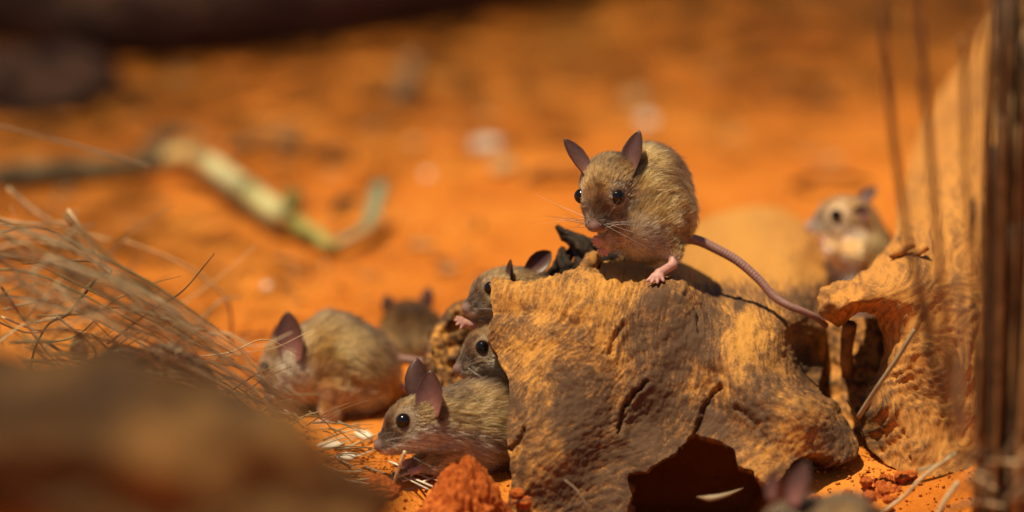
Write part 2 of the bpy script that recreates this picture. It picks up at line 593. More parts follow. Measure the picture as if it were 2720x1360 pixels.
CRACKS = [[(1722, 1012), (1690, 1040), (1665, 1072), (1655, 1112), (1648, 1150)],
          [(1915, 1028), (1888, 1052), (1870, 1085), (1864, 1112), (1845, 1146)],
          [(1400, 1150), (1380, 1182), (1362, 1196)],
          [(1560, 800), (1520, 830), (1490, 868)], [(1800, 800), (1840, 850), (1850, 900)], [(1660, 860), (1630, 900), (1620, 940)],
          [(1450, 1000), (1430, 1060), (1425, 1120)], [(1960, 1090), (2010, 1130), (2040, 1180)]]

RIDGES = [([(1560, 760), (1470, 900), (1425, 1080), (1410, 1260)], 75, 0.45), ([(1780, 790), (1860, 900), (1980, 1040), (2150, 1130), (2235, 1190)], 62, 0.55),
          ([(1690, 880), (1650, 1040), (1610, 1230)], 60, -0.35), ([(1790, 1000), (1770, 1180)], 50, -0.35), ([(1905, 1000), (1850, 1140)], 32, -0.3),
          ([(1330, 830), (1420, 830), (1530, 870)], 30, -0.25), ([(2120, 900), (2175, 1020)], 40, -0.3), ([(1310, 760), (1400, 790), (1500, 780)], 28, 0.2)]
def log_relief(X, Y, Pw, N):
    t = np.clip((X - 1350) / 850, 0, 1)
    q0 = np.stack([X * 0.004, Y * 0.004, X * 0 + 2.0], -1)
    wx = fbm(q0, 3) * 22; wy = fbm(q0 + 31, 3) * 22
    Xw = X + wx; Yw = Y + wy
    ang = (-0.55 + 0.95 * t) + 0.25 * perlin(q0 * 0.7 + 5)
    ax, ay = np.sin(ang), np.cos(ang)
    cx, cyy = 1700, 760
    al = (Xw - cx) * ax + (Yw - cyy) * ay
    ac = (Xw - cx) * ay - (Yw - cyy) * ax
    fib = fbm(np.stack([al * 0.018, ac * 0.085, X * 0], -1), 4, 0.62)
    fib2 = fbm(np.stack([al * 0.05, ac * 0.17, X * 0 + 7], -1), 3, 0.6)
    lump = fbm(np.stack([X * 0.006, Y * 0.006, X * 0 + 4], -1), 3)
    pit = fbm(np.stack([X * 0.045, Y * 0.045, X * 0 + 11], -1), 3, 0.6)
    rear = sstep(790, 690, Y) * sstep(1560, 1700, X)
    rough = 1 - 0.85 * rear
    low_shade = sstep(900, 1100, Y)  # dimmer light on the lower front, painted in by lowering the dust value
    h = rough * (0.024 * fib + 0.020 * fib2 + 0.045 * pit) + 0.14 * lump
    # gnarled top rim
    rim = np.exp(-((Y - 765) / 28.0) ** 2) * sstep(1900, 1700, X)
    h = h + rim * (0.10 + 0.10 * pit)
    for c, wd_, amp_ in RIDGES:
        h = h + amp_ * np.exp(-(seg_dist(X + 18 * lump, Y + 18 * lump, c) / wd_) ** 2)
    for ci, c in enumerate(CRACKS):
        dd = seg_dist(X + 5 * fib2, Y + 5 * pit, c)
        h = h - (0.30 if ci < 3 else 0.09) * np.exp(-(dd / 4.5) ** 2) + 0.07 * np.exp(-((dd - 14) / 9.0) ** 2)
    # a shaded hollow in the right lobe and soft dents
    h = h - 0.5 * np.exp(-(((X - 1720) / 60) ** 2 + ((Y - 1120) / 70) ** 2))
    blot = fbm(np.stack([X * 0.006, Y * 0.006, X * 0 + 21], -1), 3, 0.5)
    blot2 = fbm(np.stack([X * 0.022, Y * 0.022, X * 0 + 25], -1), 3, 0.6)
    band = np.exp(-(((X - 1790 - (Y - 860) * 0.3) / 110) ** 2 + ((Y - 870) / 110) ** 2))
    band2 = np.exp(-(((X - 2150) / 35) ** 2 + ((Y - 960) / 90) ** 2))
    dust = 0.50 - 0.42 * blot - 0.10 * blot2 - 0.12 * fib - 0.10 * fib2 - 0.08 * pit - 0.15 * low_shade - 0.45 * band - 0.4 * band2 - 0.22 * low_shade * sstep(1980, 1800, X) * sstep(1400, 1550, X)
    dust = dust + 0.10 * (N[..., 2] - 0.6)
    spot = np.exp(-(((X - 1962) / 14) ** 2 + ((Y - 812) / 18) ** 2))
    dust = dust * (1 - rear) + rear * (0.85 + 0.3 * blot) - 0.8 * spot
    return h, dust, np.stack([al / 38.0, ac / 7.5, 0 * al], -1)

LOG_POLY = [(1307, 742), (1351, 745), (1394, 752), (1454, 756), (1487, 752), (1514, 740), (1557, 729), (1590, 725),
            (1600, 700), (1640, 672), (1720, 640), (1800, 612), (1850, 590), (1900, 566), (1950, 551), (2010, 545), (2070, 552), (2125, 575),
            (2165, 612), (2188, 670), (2200, 750), (2206, 850), (2200, 930), (2190, 1000), (2187, 1040), (2226, 1095), (2253, 1138),
            (2264, 1193), (2261, 1220), (2226, 1236), (2204, 1225), (2171, 1209), (2139, 1209), (2106, 1225), (2090, 1252),
            (2079, 1274), (2041, 1290), (2025, 1280), (2003, 1252), (1959, 1236), (1949, 1193), (1910, 1171), (1872, 1160),
            (1845, 1146), (1829, 1160), (1791, 1203), (1747, 1225), (1715, 1252), (1671, 1258), (1666, 1285), (1680, 1312),
            (1671, 1345), (1655, 1378), (1655, 1440), (1340, 1440), (1348, 1356), (1361, 1258), (1356, 1204), (1348, 1160),
            (1356, 1051), (1351, 1008), (1321, 948), (1307, 926), (1291, 899), (1307, 840), (1304, 790)]
LOG_CTRL = [(1307, 742, 1.3), (1400, 750, 1.0), (1500, 745, 1.0), (1600, 728, 1.6), (1700, 735, 1.5), (1800, 742, 1.9), (1880, 770, 2.6),
            (1400, 800, -0.2), (1550, 790, -0.5), (1700, 790, -0.4), (1850, 820, 0.6), (1300, 850, -0.4), (1320, 930, -0.8),
            (1450, 900, -1.3), (1650, 900, -2.0), (1850, 920, -1.5), (1350, 1050, -2.6), (1500, 1050, -3.2), (1700, 1050, -3.2),
            (1900, 1040, -2.8), (1350, 1200, -4.2), (1500, 1200, -4.8), (1650, 1220, -4.2), (1340, 1440, -6.0), (1655, 1440, -6.0),
            (1750, 1200, -4.2), (1850, 1146, -3.8), (2020, 1100, -3.6), (2040, 1270, -5.2), (2100, 1200, -4.3), (2200, 1220, -3.2), (2260, 1200, -1.6),
            (2150, 1060, -1.6), (2187, 1040, 0.8), (2230, 1110, 0.2), (2080, 900, 0.4), (2140, 950, 1.8), (2198, 950, 5.5), (2204, 850, 7.5), (2120, 830, 3.4),
            (2000, 800, 2.6), (1950, 740, 6.0), (2050, 720, 8.5), (2150, 760, 8.5), (2198, 740, 13.0), (1900, 670, 11.0), (2020, 640, 15.0), (2140, 660, 16.0),
            (1720, 690, 5.0), (1640, 690, 4.2), (1800, 660, 9.0), (1900, 575, 23.0), (2010, 550, 26.0), (2120, 575, 26.0), (2185, 665, 21.0)]
log = empty('hollow_log', ground_pt(1700, 1345))
tag(log, 'weathered hollow log dusted with orange sand, mice on it and in it', 'log')
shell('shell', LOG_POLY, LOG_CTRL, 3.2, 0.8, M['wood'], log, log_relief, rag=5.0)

def inner_relief(X, Y, Pw, N):
    q = np.stack([X * 0.03, Y * 0.03, X * 0], -1)
    a = fbm(q, 4, 0.6); b = fbm(np.stack([X * 0.08, Y * 0.08, X * 0 + 3], -1), 3, 0.6)
    return 0.22 * a + 0.08 * b, 0.48 - 0.5 * a - 0.4 * b
INNER_POLY = [(1136, 960), (1150, 905), (1175, 862), (1197, 832), (1236, 812), (1290, 800), (1340, 790), (1390, 785), (1470, 780), (1560, 775), (1620, 780),
              (1640, 760), (1660, 900), (1660, 1120), (1500, 1180), (1330, 1120), (1250, 1060), (1200, 1040), (1160, 1030), (1145, 990)]
INNER_CTRL = [(1136, 960, 4.0), (1175, 862, 5.0), (1236, 812, 5.5), (1340, 750, 6.0), (1470, 730, 6.5), (1600, 712, 6.0), (1250, 950, 5.0), (1160, 1030, 3.5),
              (1450, 950, 7.5), (1650, 900, 7.0), (1640, 1120, 5.5), (1330, 1120, 4.5), (1500, 1170, 5.5)]
shell('rear_wall', INNER_POLY, INNER_CTRL, 6.0, 0.8, M['wood'], log, inner_relief)
# far side of the hollow: closes the log behind the shell, down to the sand
def back_relief(X, Y, Pw, N):
    q = np.stack([X * 0.02, Y * 0.02, X * 0], -1)
    a = fbm(q, 4, 0.6)
    return 0.4 * a, 0.5 - 0.5 * a
BACK_POLY = [(1580, 790), (1720, 770), (1900, 790), (2100, 860), (2150, 900), (2160, 1000), (2140, 1150), (2000, 1200), (1600, 1200), (1560, 950)]
BACK_CTRL = [(1580, 790, 8.5), (1720, 790, 11), (2000, 860, 14), (2150, 900, 16), (2140, 1140, 8), (1600, 1190, 7), (1900, 1000, 11)]
shell('back_wall', BACK_POLY, BACK_CTRL, 10.0, 0.8, M['wood'], log, back_relief)

shell('light_block_wall', [(1490, 860), (1640, 880), (1648, 1120), (1648, 1420), (1490, 1420)],  # unseen wall added to keep side light out of the cavity
      [(1490, 860, 6.5), (1640, 880, 0.5), (1490, 1400, 4.5), (1648, 1400, -4.6), (1648, 1130, -2.2)], 8.0, 0.6, M['wood'], log, back_relief)
# charred splinters at the broken top of the log
def splinter(pts, r0, r1, name='charred_splinter', mat='char', Y=4.0, wob=0.5):
    P3 = [at(x, y, Y + dz) for x, y, dz in pts]
    return tube(name, P3, r0, r1, M[mat], log, n=40, seg=16, wob=wob)
splinter([(1477, 600, 0.4), (1500, 622, 0.2), (1535, 650, 0), (1560, 690, 0), (1570, 740, 0)], 0.07, 0.5, wob=0.9)
splinter([(1500, 612, 0.4), (1530, 628, 0.3), (1580, 650, 0.4), (1640, 668, 1.0)], 0.07, 0.4, wob=0.9)
splinter([(1446, 752, 0.6), (1470, 720, 0.5), (1500, 690, 0.4), (1530, 650, 0.4)], 0.34, 0.16, wob=0.9)
splinter([(1496, 655, 0.3), (1490, 675, 0.2), (1500, 710, 0.0), (1520, 745, 0)], 0.08, 0.5, wob=0.9)
splinter([(1540, 720, -0.6), (1600, 700, 0), (1680, 690, 0.8)], 0.5, 0.4)
splinter([(1550, 728, -1.7), (1562, 702, -1.4), (1576, 688, -0.6)], 0.36, 0.36, 'knob', 'wood', Y=4.0, wob=0.25)
splinter([(1590, 720, 0.2), (1640, 700, 0.8), (1700, 690, 1.2)], 0.45, 0.5, 'splinter', 'wood', Y=3.6, wob=0.3)

# ------------------------------------------------------------------ root on the right
def root_relief(X, Y, Pw, N):
    q0 = np.stack([X * 0.005, Y * 0.005, X * 0 + 8.0], -1)
    Xw = X + 45 * fbm(q0, 3); Yw = Y + 45 * fbm(q0 + 13, 3)
    ang = -0.45 + 0.35 * perlin(q0 + 3)
    al = Xw * np.sin(ang) + Yw * np.cos(ang); ac = Xw * np.cos(ang) - Yw * np.sin(ang)
    fib = fbm(np.stack([al * 0.010, ac * 0.055, X * 0 + 1], -1), 4, 0.6)
    lump = fbm(np.stack([X * 0.009, Y * 0.009, X * 0 + 2], -1), 3)
    rings = np.sin((Yw * 0.9 + Xw * 0.35) * 0.16 + 3 * perlin(q0 * 2)) * np.exp(-(((X - 2340) / 80) ** 2 + ((Y - 1080) / 160) ** 2))
    pit = fbm(np.stack([X * 0.05, Y * 0.05, X * 0 + 6], -1), 3, 0.6)
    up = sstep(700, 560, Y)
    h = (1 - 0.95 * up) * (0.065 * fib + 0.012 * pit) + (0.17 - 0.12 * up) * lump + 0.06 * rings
    for c in ([(2200, 800), (2240, 782), (2290, 765)], [(2330, 1180), (2345, 1110), (2380, 1000)], [(2420, 1240), (2400, 1150)]):
        h = h - 0.14 * np.exp(-(seg_dist(X + 5 * pit, Y + 5 * fib, c) / 5) ** 2)
    h = h - 0.9 * np.exp(-(((X - 2290) / 45) ** 2 + ((Y - 930) / 90) ** 2))
    h = h + 0.5 * np.exp(-(((X - 2400) / 30) ** 2 + ((Y - 655) / 25) ** 2))
    edge = np.exp(-(((X - 2230) / 50) ** 2 + ((Y - 790) / 45) ** 2))
    h = h + edge * 0.22 * pit
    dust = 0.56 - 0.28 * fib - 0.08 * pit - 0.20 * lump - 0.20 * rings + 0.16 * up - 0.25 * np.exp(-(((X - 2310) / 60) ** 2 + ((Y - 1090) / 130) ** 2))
    return h, dust, np.stack([al / 60.0, ac / 14.0, 0 * al], -1)
ROOT_POLY = [(2172, 792), (2180, 768), (2215, 750), (2260, 738), (2300, 712), (2340, 672), (2375, 640), (2385, 560), (2400, 480), (2425, 400),
             (2450, 330), (2485, 262), (2530, 200), (2575, 145), (2610, 85), (2640, 40), (2700, 20), (2760, 60), (2760, 1400), (2520, 1400), (2450, 1300), (2400, 1262),
             (2350, 1230), (2310, 1190), (2292, 1150), (2280, 1080), (2284, 1010), (2290, 960), (2310, 905), (2328, 860), (2330, 842), (2300, 850),
             (2262, 862), (2225, 868), (2195, 850), (2178, 822)]
ROOT_CTRL = [(2172, 800, 1.2), (2215, 755, 1.6), (2215, 810, -0.6), (2230, 865, 0.6), (2300, 850, 0.2), (2290, 790, -0.6), (2300, 715, 3.0), (2345, 740, 0.3), (2375, 645, 7.0),
             (2330, 860, 0.3), (2400, 800, -0.5), (2440, 700, 2.5), (2290, 960, 2.0), (2350, 960, -0.4), (2280, 1080, 1.0), (2340, 1080, -1.5), (2430, 1050, -1.2), (2292, 1150, 0.4),
             (2350, 1230, -1.8), (2420, 1200, -2.6), (2520, 1390, -4.5), (2520, 1000, -0.5), (2520, 800, 1.5), (2600, 1100, 0), (2640, 1300, -2.0),
             (2385, 560, 17), (2450, 560, 10), (2540, 600, 7), (2425, 400, 26), (2500, 420, 18), (2600, 420, 14), (2485, 262, 31), (2560, 280, 24), (2640, 40, 40), (2680, 200, 26),
             (2740, 400, 16), (2740, 800, 5), (2740, 1200, 1.5)]
root = empty('driftwood_root', ground_pt(2480, 1330))
tag(root, 'big pale driftwood root with a broken stub, rising right of the hollow log', 'root')
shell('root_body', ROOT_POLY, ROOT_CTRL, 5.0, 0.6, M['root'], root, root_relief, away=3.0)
shell('gap_shade_wall', [(2185, 850), (2240, 842), (2345, 846), (2330, 960), (2310, 1150), (2250, 1150), (2190, 1040)],  # added behind the gap between log and root to make it dark
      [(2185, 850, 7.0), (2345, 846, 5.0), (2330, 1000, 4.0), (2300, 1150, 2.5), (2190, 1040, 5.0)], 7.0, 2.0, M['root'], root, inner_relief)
P3 = [at(2252, 1000, 3.2), at(2248, 930, 3.0), at(2256, 860, 2.6)]
tube('prop_twig', P3, 0.28, 0.34, M['root'], root, n=16, seg=8, wob=0.2)
for x, y, r in ((2388, 668, 0.24), (2428, 676, 0.2)):
    c = at(x, y, 3.4)
    tube('knot', [c + np.array([-0.35, 0, -0.2]), c + np.array([0.1, -0.3, 0.1]), c + np.array([0.5, -0.1, 0.4])], r * 0.6, r, M['root'], root, n=10, seg=10, wob=0.35)

# ------------------------------------------------------------------ mice
def surface_nets(f, org, h):
    nx_, ny_, nz_ = f.shape
    ins = f < 0
    acc = np.zeros((nx_ - 1, ny_ - 1, nz_ - 1, 3)); cnt = np.zeros((nx_ - 1, ny_ - 1, nz_ - 1))
    corners = [(i, j, k) for i in (0, 1) for j in (0, 1) for k in (0, 1)]
    def sl_(a, c): return a[c[0]:c[0] + nx_ - 1, c[1]:c[1] + ny_ - 1, c[2]:c[2] + nz_ - 1]
    for c in corners:
        for ax in range(3):
            if c[ax] == 0:
                c2 = list(c); c2[ax] = 1
                fa, fb = sl_(f, c), sl_(f, c2)
                cr = (fa < 0) != (fb < 0)
                t = np.where(cr, fa / np.where(cr, fa - fb, 1), 0)
                for q in range(3):
                    acc[..., q] += cr * (c[q] + (t if q == ax else 0))
                cnt += cr
    act = cnt > 0
    ids = np.full(act.shape, -1); ids[act] = np.arange(act.sum())
    cell = np.argwhere(act)
    V = org + h * (cell + acc[act] / cnt[act][:, None])
    F = []
    for ax in range(3):
        o1, o2 = [(1, 2), (2, 0), (0, 1)][ax]
        sA = [slice(1, -1)] * 3; sB = [slice(1, -1)] * 3
        sA[ax] = slice(0, -1); sB[ax] = slice(1, None)
        a = ins[tuple(sA)]; b = ins[tuple(sB)]
        for flip, msk in ((False, a & ~b), (True, ~a & b)):
            p = np.argwhere(msk)
            if not len(p): continue
            base = p.copy()
            base[:, o1] += 1; base[:, o2] += 1
            def cid(d1, d2):
                q = base.copy(); q[:, o1] += d1; q[:, o2] += d2
                return ids[q[:, 0], q[:, 1], q[:, 2]]
            quad = np.stack([cid(-1, -1), cid(0, -1), cid(0, 0), cid(-1, 0)], 1)
            if flip: quad = quad[:, ::-1]
            F.append(quad)
    F = np.concatenate(F)
    F = F[(F >= 0).all(1)]
    return V, F

class Prim:
    def __init__(s, kind, a, b=None, ra=1, rb=None, axes=None, fur=1.0, zone=0, k=0.25):
        s.kind, s.a, s.b, s.ra, s.rb, s.axes, s.fur, s.zone, s.k = kind, np.asarray(a, float), b, ra, rb, axes, fur, zone, k
        if b is not None: s.b = np.asarray(b, float)
    def sdf(s, p):
        if s.kind == 'cap':
            ba = s.b - s.a
            h = np.clip(((p - s.a) @ ba) / (ba @ ba + 1e-9), 0, 1)
            return np.linalg.norm(p - s.a - h[..., None] * ba, axis=-1) - (s.ra + (s.rb - s.ra) * h)
        q = (p - s.a) @ s.axes.T
        k0 = np.linalg.norm(q / s.ra, axis=-1); k1 = np.linalg.norm(q / (s.ra ** 2), axis=-1)
        return k0 * (k0 - 1) / np.maximum(k1, 1e-6)

def sdf_all(prims, p):
    d = None
    for pr in prims:
        e = pr.sdf(p)
        if d is None: d = e
        else:
            hh = np.maximum(pr.k - np.abs(d - e), 0) / pr.k
            d = np.minimum(d, e) - hh * hh * pr.k * 0.25
    return d

def sdf_mesh(prims, h, wob=0.0):
    lo, hi = [], []
    for pr in prims:
        r = np.max(pr.ra) if pr.rb is None else max(pr.ra, pr.rb)
        for q in (pr.a, pr.b):
            if q is not None: lo.append(q - r); hi.append(q + r)
    lo = np.min(lo, 0) - 0.3 - 2 * h; hi = np.max(hi, 0) + 0.3 + 2 * h
    n = np.ceil((hi - lo) / h).astype(int) + 1
    ax = [lo[i] + h * np.arange(n[i]) for i in range(3)]
    G = np.stack(np.meshgrid(*ax, indexing='ij'), -1)
    f = sdf_all(prims, G)
    if wob: f = f + wob * perlin(G * 1.1)
    return surface_nets(f, lo, h)

def grad(prims, p, e=0.02):
    g_ = np.stack([sdf_all(prims, p + np.eye(3)[i] * e) - sdf_all(prims, p - np.eye(3)[i] * e) for i in range(3)], -1)
    return g_ / (np.linalg.norm(g_, axis=1)[:, None] + 1e-9)

def hair_obj(name, pts, rad, colors, mat, parent):
    """pts (n, k, 3), rad (n, k), colors (n, k, 3)"""
    n, k = pts.shape[:2]
    cu = bpy.data.hair_curves.new(name)
    cu.add_curves([k] * n)
    cu.points.foreach_set('position', pts.reshape(-1).astype(np.float32))
    ra = cu.attributes.get('radius') or cu.attributes.new('radius', 'FLOAT', 'POINT')
    ra.data.foreach_set('value', rad.reshape(-1).astype(np.float32))
    ca = cu.attributes.new('hair_color', 'FLOAT_COLOR', 'POINT')
    c4 = np.concatenate([colors, np.ones((n, k, 1))], 2)
    ca.data.foreach_set('color', c4.reshape(-1).astype(np.float32))
    cu.materials.append(mat)
    o = bpy.data.objects.new(name, cu)
    COL.objects.link(o)
    o.parent = parent
    o.matrix_parent_inverse = parent.matrix_basis.inverted()
    o['kind'] = 'stuff'
    return o

DORSAL = np.array([0.19, 0.084, 0.025]); FLANK = np.array([0.52, 0.245, 0.066]); BELLY = np.array([0.74, 0.50, 0.31])
FACE = np.array([0.28, 0.128, 0.034]); SNOUT = np.array([0.125, 0.074, 0.042]); CHEEK = np.array([0.76, 0.58, 0.39]); PINK = np.array([0.62, 0.34, 0.29])

def make_ear(root_, base, tip, opening, half, cup, mat=None, pink=0.5, roll=0.0):
    a = tip - base; L = np.linalg.norm(a); a = a / L
    o_ = opening - a * (opening @ a); o_ = unit(o_)
    s_ = np.cross(a, o_)
    nu, nv = 15, 18
    us = np.linspace(-1, 1, nu); vs = np.linspace(0, 1, nv)
    wv = np.interp(vs, [0, 0.12, 0.35, 0.6, 0.8, 0.92, 1.0], [0.50, 0.68, 0.95, 1.0, 0.76, 0.44, 0.05])
    V = []; colr = []
    th = 0.035
    for sgn in (0, 1):
        for j, v in enumerate(vs):
            for u in us:
                wid = half * wv[j]
                ang = u * (0.35 + cup * (1 - 0.45 * v))
                off = s_ * wid * math.sin(ang) / max(0.35, math.sin(min(1.5, 0.35 + cup))) + o_ * (wid * (1 - math.cos(ang)) * 1.3)
                bend = o_ * (0.10 * L * (v * v - v))
                p = base + a * (L * v) + off + bend
                if sgn: p = p - o_ * th * (1.0 if abs(u) < 0.99 and v < 0.99 else 0.35) 
                V.append(p)
                deep = (1 - sgn) * math.exp(-(v / 0.42) ** 2) * (1 - 0.6 * abs(u))
                rim = abs(u) ** 3
                c = np.array([0.115, 0.055, 0.044]) * (1 - 0.35 * rim) * (1 - pink * deep) + np.array([0.55, 0.22, 0.18]) * pink * deep
                colr.append(c)
    n1 = nu * nv
    F = []
    for j in range(nv - 1):
        for i in range(nu - 1):
            q = (j * nu + i, j * nu + i + 1, (j + 1) * nu + i + 1, (j + 1) * nu + i)
            F.append(q); F.append(tuple(x + n1 for x in q[::-1]))
    def rim_edge(x, y): F.append((y, x, x + n1, y + n1))
    for j in range(nv - 1):
        rim_edge((j + 1) * nu, j * nu); rim_edge(j * nu + nu - 1, (j + 1) * nu + nu - 1)
    for i in range(nu - 1):
        rim_edge(i, i + 1); rim_edge((nv - 1) * nu + i + 1, (nv - 1) * nu + i)
    e = mesh_obj('ear', V, F, M['ear'], root_)
    set_attr(e, 'skin', np.array(colr))
    return e

def uv_sphere(c, r, nu=20, nv=12):
    V = [c + np.array([0, 0, r])]
    for j in range(1, nv):
        for i in range(nu):
            th = math.pi * j / nv; ph = 2 * math.pi * i / nu
            V.append(c + r * np.array([math.sin(th) * math.cos(ph), math.sin(th) * math.sin(ph), math.cos(th)]))
    V.append(c - np.array([0, 0, r]))
    F = [(0, 1 + i, 1 + (i + 1) % nu) for i in range(nu)]
    for j in range(nv - 2):
        for i in range(nu):
            a = 1 + j * nu + i; b = 1 + j * nu + (i + 1) % nu
            F.append((a, a + nu, b + nu, b))
    last = len(V) - 1; s = 1 + (nv - 2) * nu
    F += [(s + i, last, s + (i + 1) % nu) for i in range(nu)]
    return V, F

def mouse(label, dist, head, blobs, spine, up, tail=None, tail_r=(0.22, 0.08), ears=(), limbs=(), paws=(), hairs=30000, hlen=0.75, h=0.1,
          eyes=(1, -1), whisk=0, hrad=0.010, base=None, tint=(1, 1, 1), seed=1, flen=0.30):
    """one mouse; all positions are (px, py, depth px) about the plane at distance dist"""
    r_ = np.random.default_rng(seed)
    s = dist / FOCUS / PXCM
    def P(x, y, d=0): return atd(x, y, dist + d * s)
    root_ = empty('mouse', base if base is not None else P(blobs[0][0], blobs[0][1] + blobs[0][3], blobs[0][2]))
    tag(root_, label, 'mouse', 'brown mice around the hollow log')
    prims = []
    pts = [(P(b[0], b[1], b[2]), b[3] * s) for b in blobs]
    for i, (c, r) in enumerate(pts):
        if i + 1 < len(pts) and not (len(blobs[i]) > 4 and blobs[i][4] == 'end'):
            prims.append(Prim('cap', c, pts[i + 1][0], r, pts[i + 1][1], k=0.9))
        elif i == 0 or len(pts) == 1:
            prims.append(Prim('cap', c, c + 1e-3, r, r, k=0.9))
    upw = unit(vdir(*up))
    hc = None
    if head:
        hx, hy, hd, f, l, L = head
        hc = P(hx, hy, hd); L = L * s
        f = unit(vdir(*f)); l = vdir(*l); l = unit(l - f * (l @ f)); u = np.cross(f, l)
        def H(a, b, c): return hc + L * (a * f + b * l + c * u)
        axm = np.stack([f, l, u])
        prims.append(Prim('ell', H(-0.02, 0, 0.0), ra=L * np.array([0.40, 0.31, 0.32]), axes=axm, fur=flen / hlen * 1.15, zone=1, k=0.5))
        prims.append(Prim('cap', H(0.12, 0, 0.0), H(0.50, 0, -0.10), L * 0.245, L * 0.085, fur=flen / hlen, zone=1, k=0.22))
        prims.append(Prim('cap', H(0.02, 0, -0.16), H(0.40, 0, -0.20), L * 0.19, L * 0.055, fur=flen / hlen, zone=2, k=0.2))
        for sd in (1, -1):
            prims.append(Prim('cap', H(0.14, 0.13 * sd, -0.12), H(0.46, 0.055 * sd, -0.145), L * 0.14, L * 0.075, fur=flen / hlen * 0.9, zone=2, k=0.12))
        prims.append(Prim('cap', H(0.52, 0, -0.085), H(0.562, 0, -0.095), L * 0.044, L * 0.030, fur=0.0, zone=3, k=0.05))
        # neck
        prims.append(Prim('cap', H(-0.25, 0, -0.05), pts[0][0], L * 0.28, pts[0][1] * 0.8, fur=0.8, k=0.7))
    for lm in limbs:                              # furred limb chains
        q = [(P(a[0], a[1], a[2]), a[3] * s) for a in lm]
        for (c1, r1), (c2, r2) in zip(q[:-1], q[1:]):
            prims.append(Prim('cap', c1, c2, r1, r2, fur=0.45, zone=4, k=0.35))
    Vm, Fm = sdf_mesh(prims, h)
    ds = np.stack([pr.sdf(Vm) for pr in prims], 1)
    w_ = np.exp(-np.maximum(ds - ds.min(1)[:, None], 0) / 0.10); w_ /= w_.sum(1)[:, None]
    Nn = grad(prims, Vm)
    sp = np.array([P(*q) for q in spine])
    def region(p, n):
        """length factor, colour at points p with normals n"""
        dd = np.stack([pr.sdf(p) for pr in prims], 1)
        ww = np.exp(-np.maximum(dd - dd.min(1)[:, None], 0) / 0.12); ww /= ww.sum(1)[:, None]
        ln = ww @ np.array([pr.fur for pr in prims])
        z = np.array([pr.zone for pr in prims])
        hw = (ww * np.isin(z, (1, 2, 3))).sum(1); cw = (ww * (z == 2)).sum(1); nw = (ww * (z == 3)).sum(1)
        dors = n @ upw + 0.22 * fbm(p * 0.9, 3)
        # nearest point of the back line decides dorsal from belly
        c = FLANK[None] + 0 * p
        t1 = sstep(0.35, 0.95, dors)[:, None]; t2 = sstep(-0.15, -0.7, dors)[:, None]
        c = c * (1 - t1) + DORSAL * t1
        c = c * (1 - t2) + BELLY * t2
        if head:
            q = (p - hc) / L
            qf, ql, qu = q @ f, q @ l, q @ u
            hn = n @ u
            fc = FACE[None] + 0 * p
            t = sstep(0.16, 0.42, qf)[:, None]
            fc = fc * (1 - t) + SNOUT * t
            t = np.maximum(sstep(-0.0, -0.45, hn) * sstep(-0.02, -0.10, qu), 0.75 * sstep(-0.06, -0.14, qu) * sstep(0.35, 0.1, qf))[:, None]
            fc = fc * (1 - t) + CHEEK * t
            t = (sstep(0.49, 0.56, qf) * 0.8)[:, None]
            fc = fc * (1 - t) + PINK * 0.6 * t
            for sd in (1, -1):
                er = np.linalg.norm(q - np.array(EYE) [None] @ np.eye(3) if False else np.stack([qf - EYE[0], ql - EYE[1] * sd, qu - EYE[2]], 1), axis=1)
                t = (0.32 * np.exp(-((er - 0.135) / 0.035) ** 2))[:, None]
                fc = fc * (1 - t) + CHEEK * t
            hw = sstep(-0.42, -0.15, qf) * np.clip(hw * 1.6, 0, 1)
            c = c * (1 - hw[:, None]) + fc * hw[:, None]
            ln = ln * (1 - 0.75 * sstep(0.48, 0.57, qf) * hw)
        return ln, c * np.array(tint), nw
    EYE = (0.17, 0.232, 0.075)
    ER = 0.095
    ln_v, col_v, nw_v = region(Vm, Nn)
    skin = col_v * 0.55 * (1 - nw_v[:, None]) + PINK * 0.55 * nw_v[:, None]
    body = mesh_obj('body', Vm, Fm, M['hide'], root_)
    set_attr(body, 'skin', skin)
    # ---- fur
    tri = np.concatenate([Fm[:, [0, 1, 2]], Fm[:, [0, 2, 3]]])
    A = Vm[tri[:, 0]]; B = Vm[tri[:, 1]]; C_ = Vm[tri[:, 2]]
    ar = np.linalg.norm(np.cross(B - A, C_ - A), axis=1)
    pick = r_.choice(len(tri), hairs, p=ar / ar.sum())
    b1 = r_.random(hairs); b2 = r_.random(hairs)
    sw = b1 + b2 > 1; b1[sw] = 1 - b1[sw]; b2[sw] = 1 - b2[sw]
    p = A[pick] + b1[:, None] * (B - A)[pick] + b2[:, None] * (C_ - A)[pick]
    n = grad(prims, p)
    ln, colr, nw = region(p, n)
    keep = ln > 0.05
    if head:
        q = (p - hc) / L
        qf, ql, qu = q @ f, q @ l, q @ u
        for sd in (1, -1):
            er = np.linalg.norm(np.stack([qf - EYE[0], ql - EYE[1] * sd, qu - EYE[2]], 1), axis=1)
            keep &= er > ER * 1.12
            ln = ln * (0.35 + 0.65 * sstep(ER * 1.1, ER * 2.2, er))
    p, n, ln, colr = p[keep], n[keep], ln[keep], colr[keep]
    m = len(p)
    # comb: along the spine on the body, backwards on the head
    tdir = np.zeros((m, 3))
    dmin = np.full(m, 1e9)
    for a, b in zip(sp[:-1], sp[1:]):
        ba = b - a
        t = np.clip(((p - a) @ ba) / (ba @ ba), 0, 1)
        d_ = np.linalg.norm(p - a - t[:, None] * ba, axis=1)
        sel = d_ < dmin
        dmin[sel] = d_[sel]; tdir[sel] = unit(ba)
    # smooth blend between neighbouring spine directions
    wsum = np.zeros((m, 1)); tb = np.zeros((m, 3))
    for a, b in zip(sp[:-1], sp[1:]):
        mid = (a + b) / 2
        wgt = 1 / (0.3 + ((p - mid) ** 2).sum(1)) ** 2
        tb += wgt[:, None] * unit(b - a); wsum += wgt[:, None]
    tdir = tb / wsum
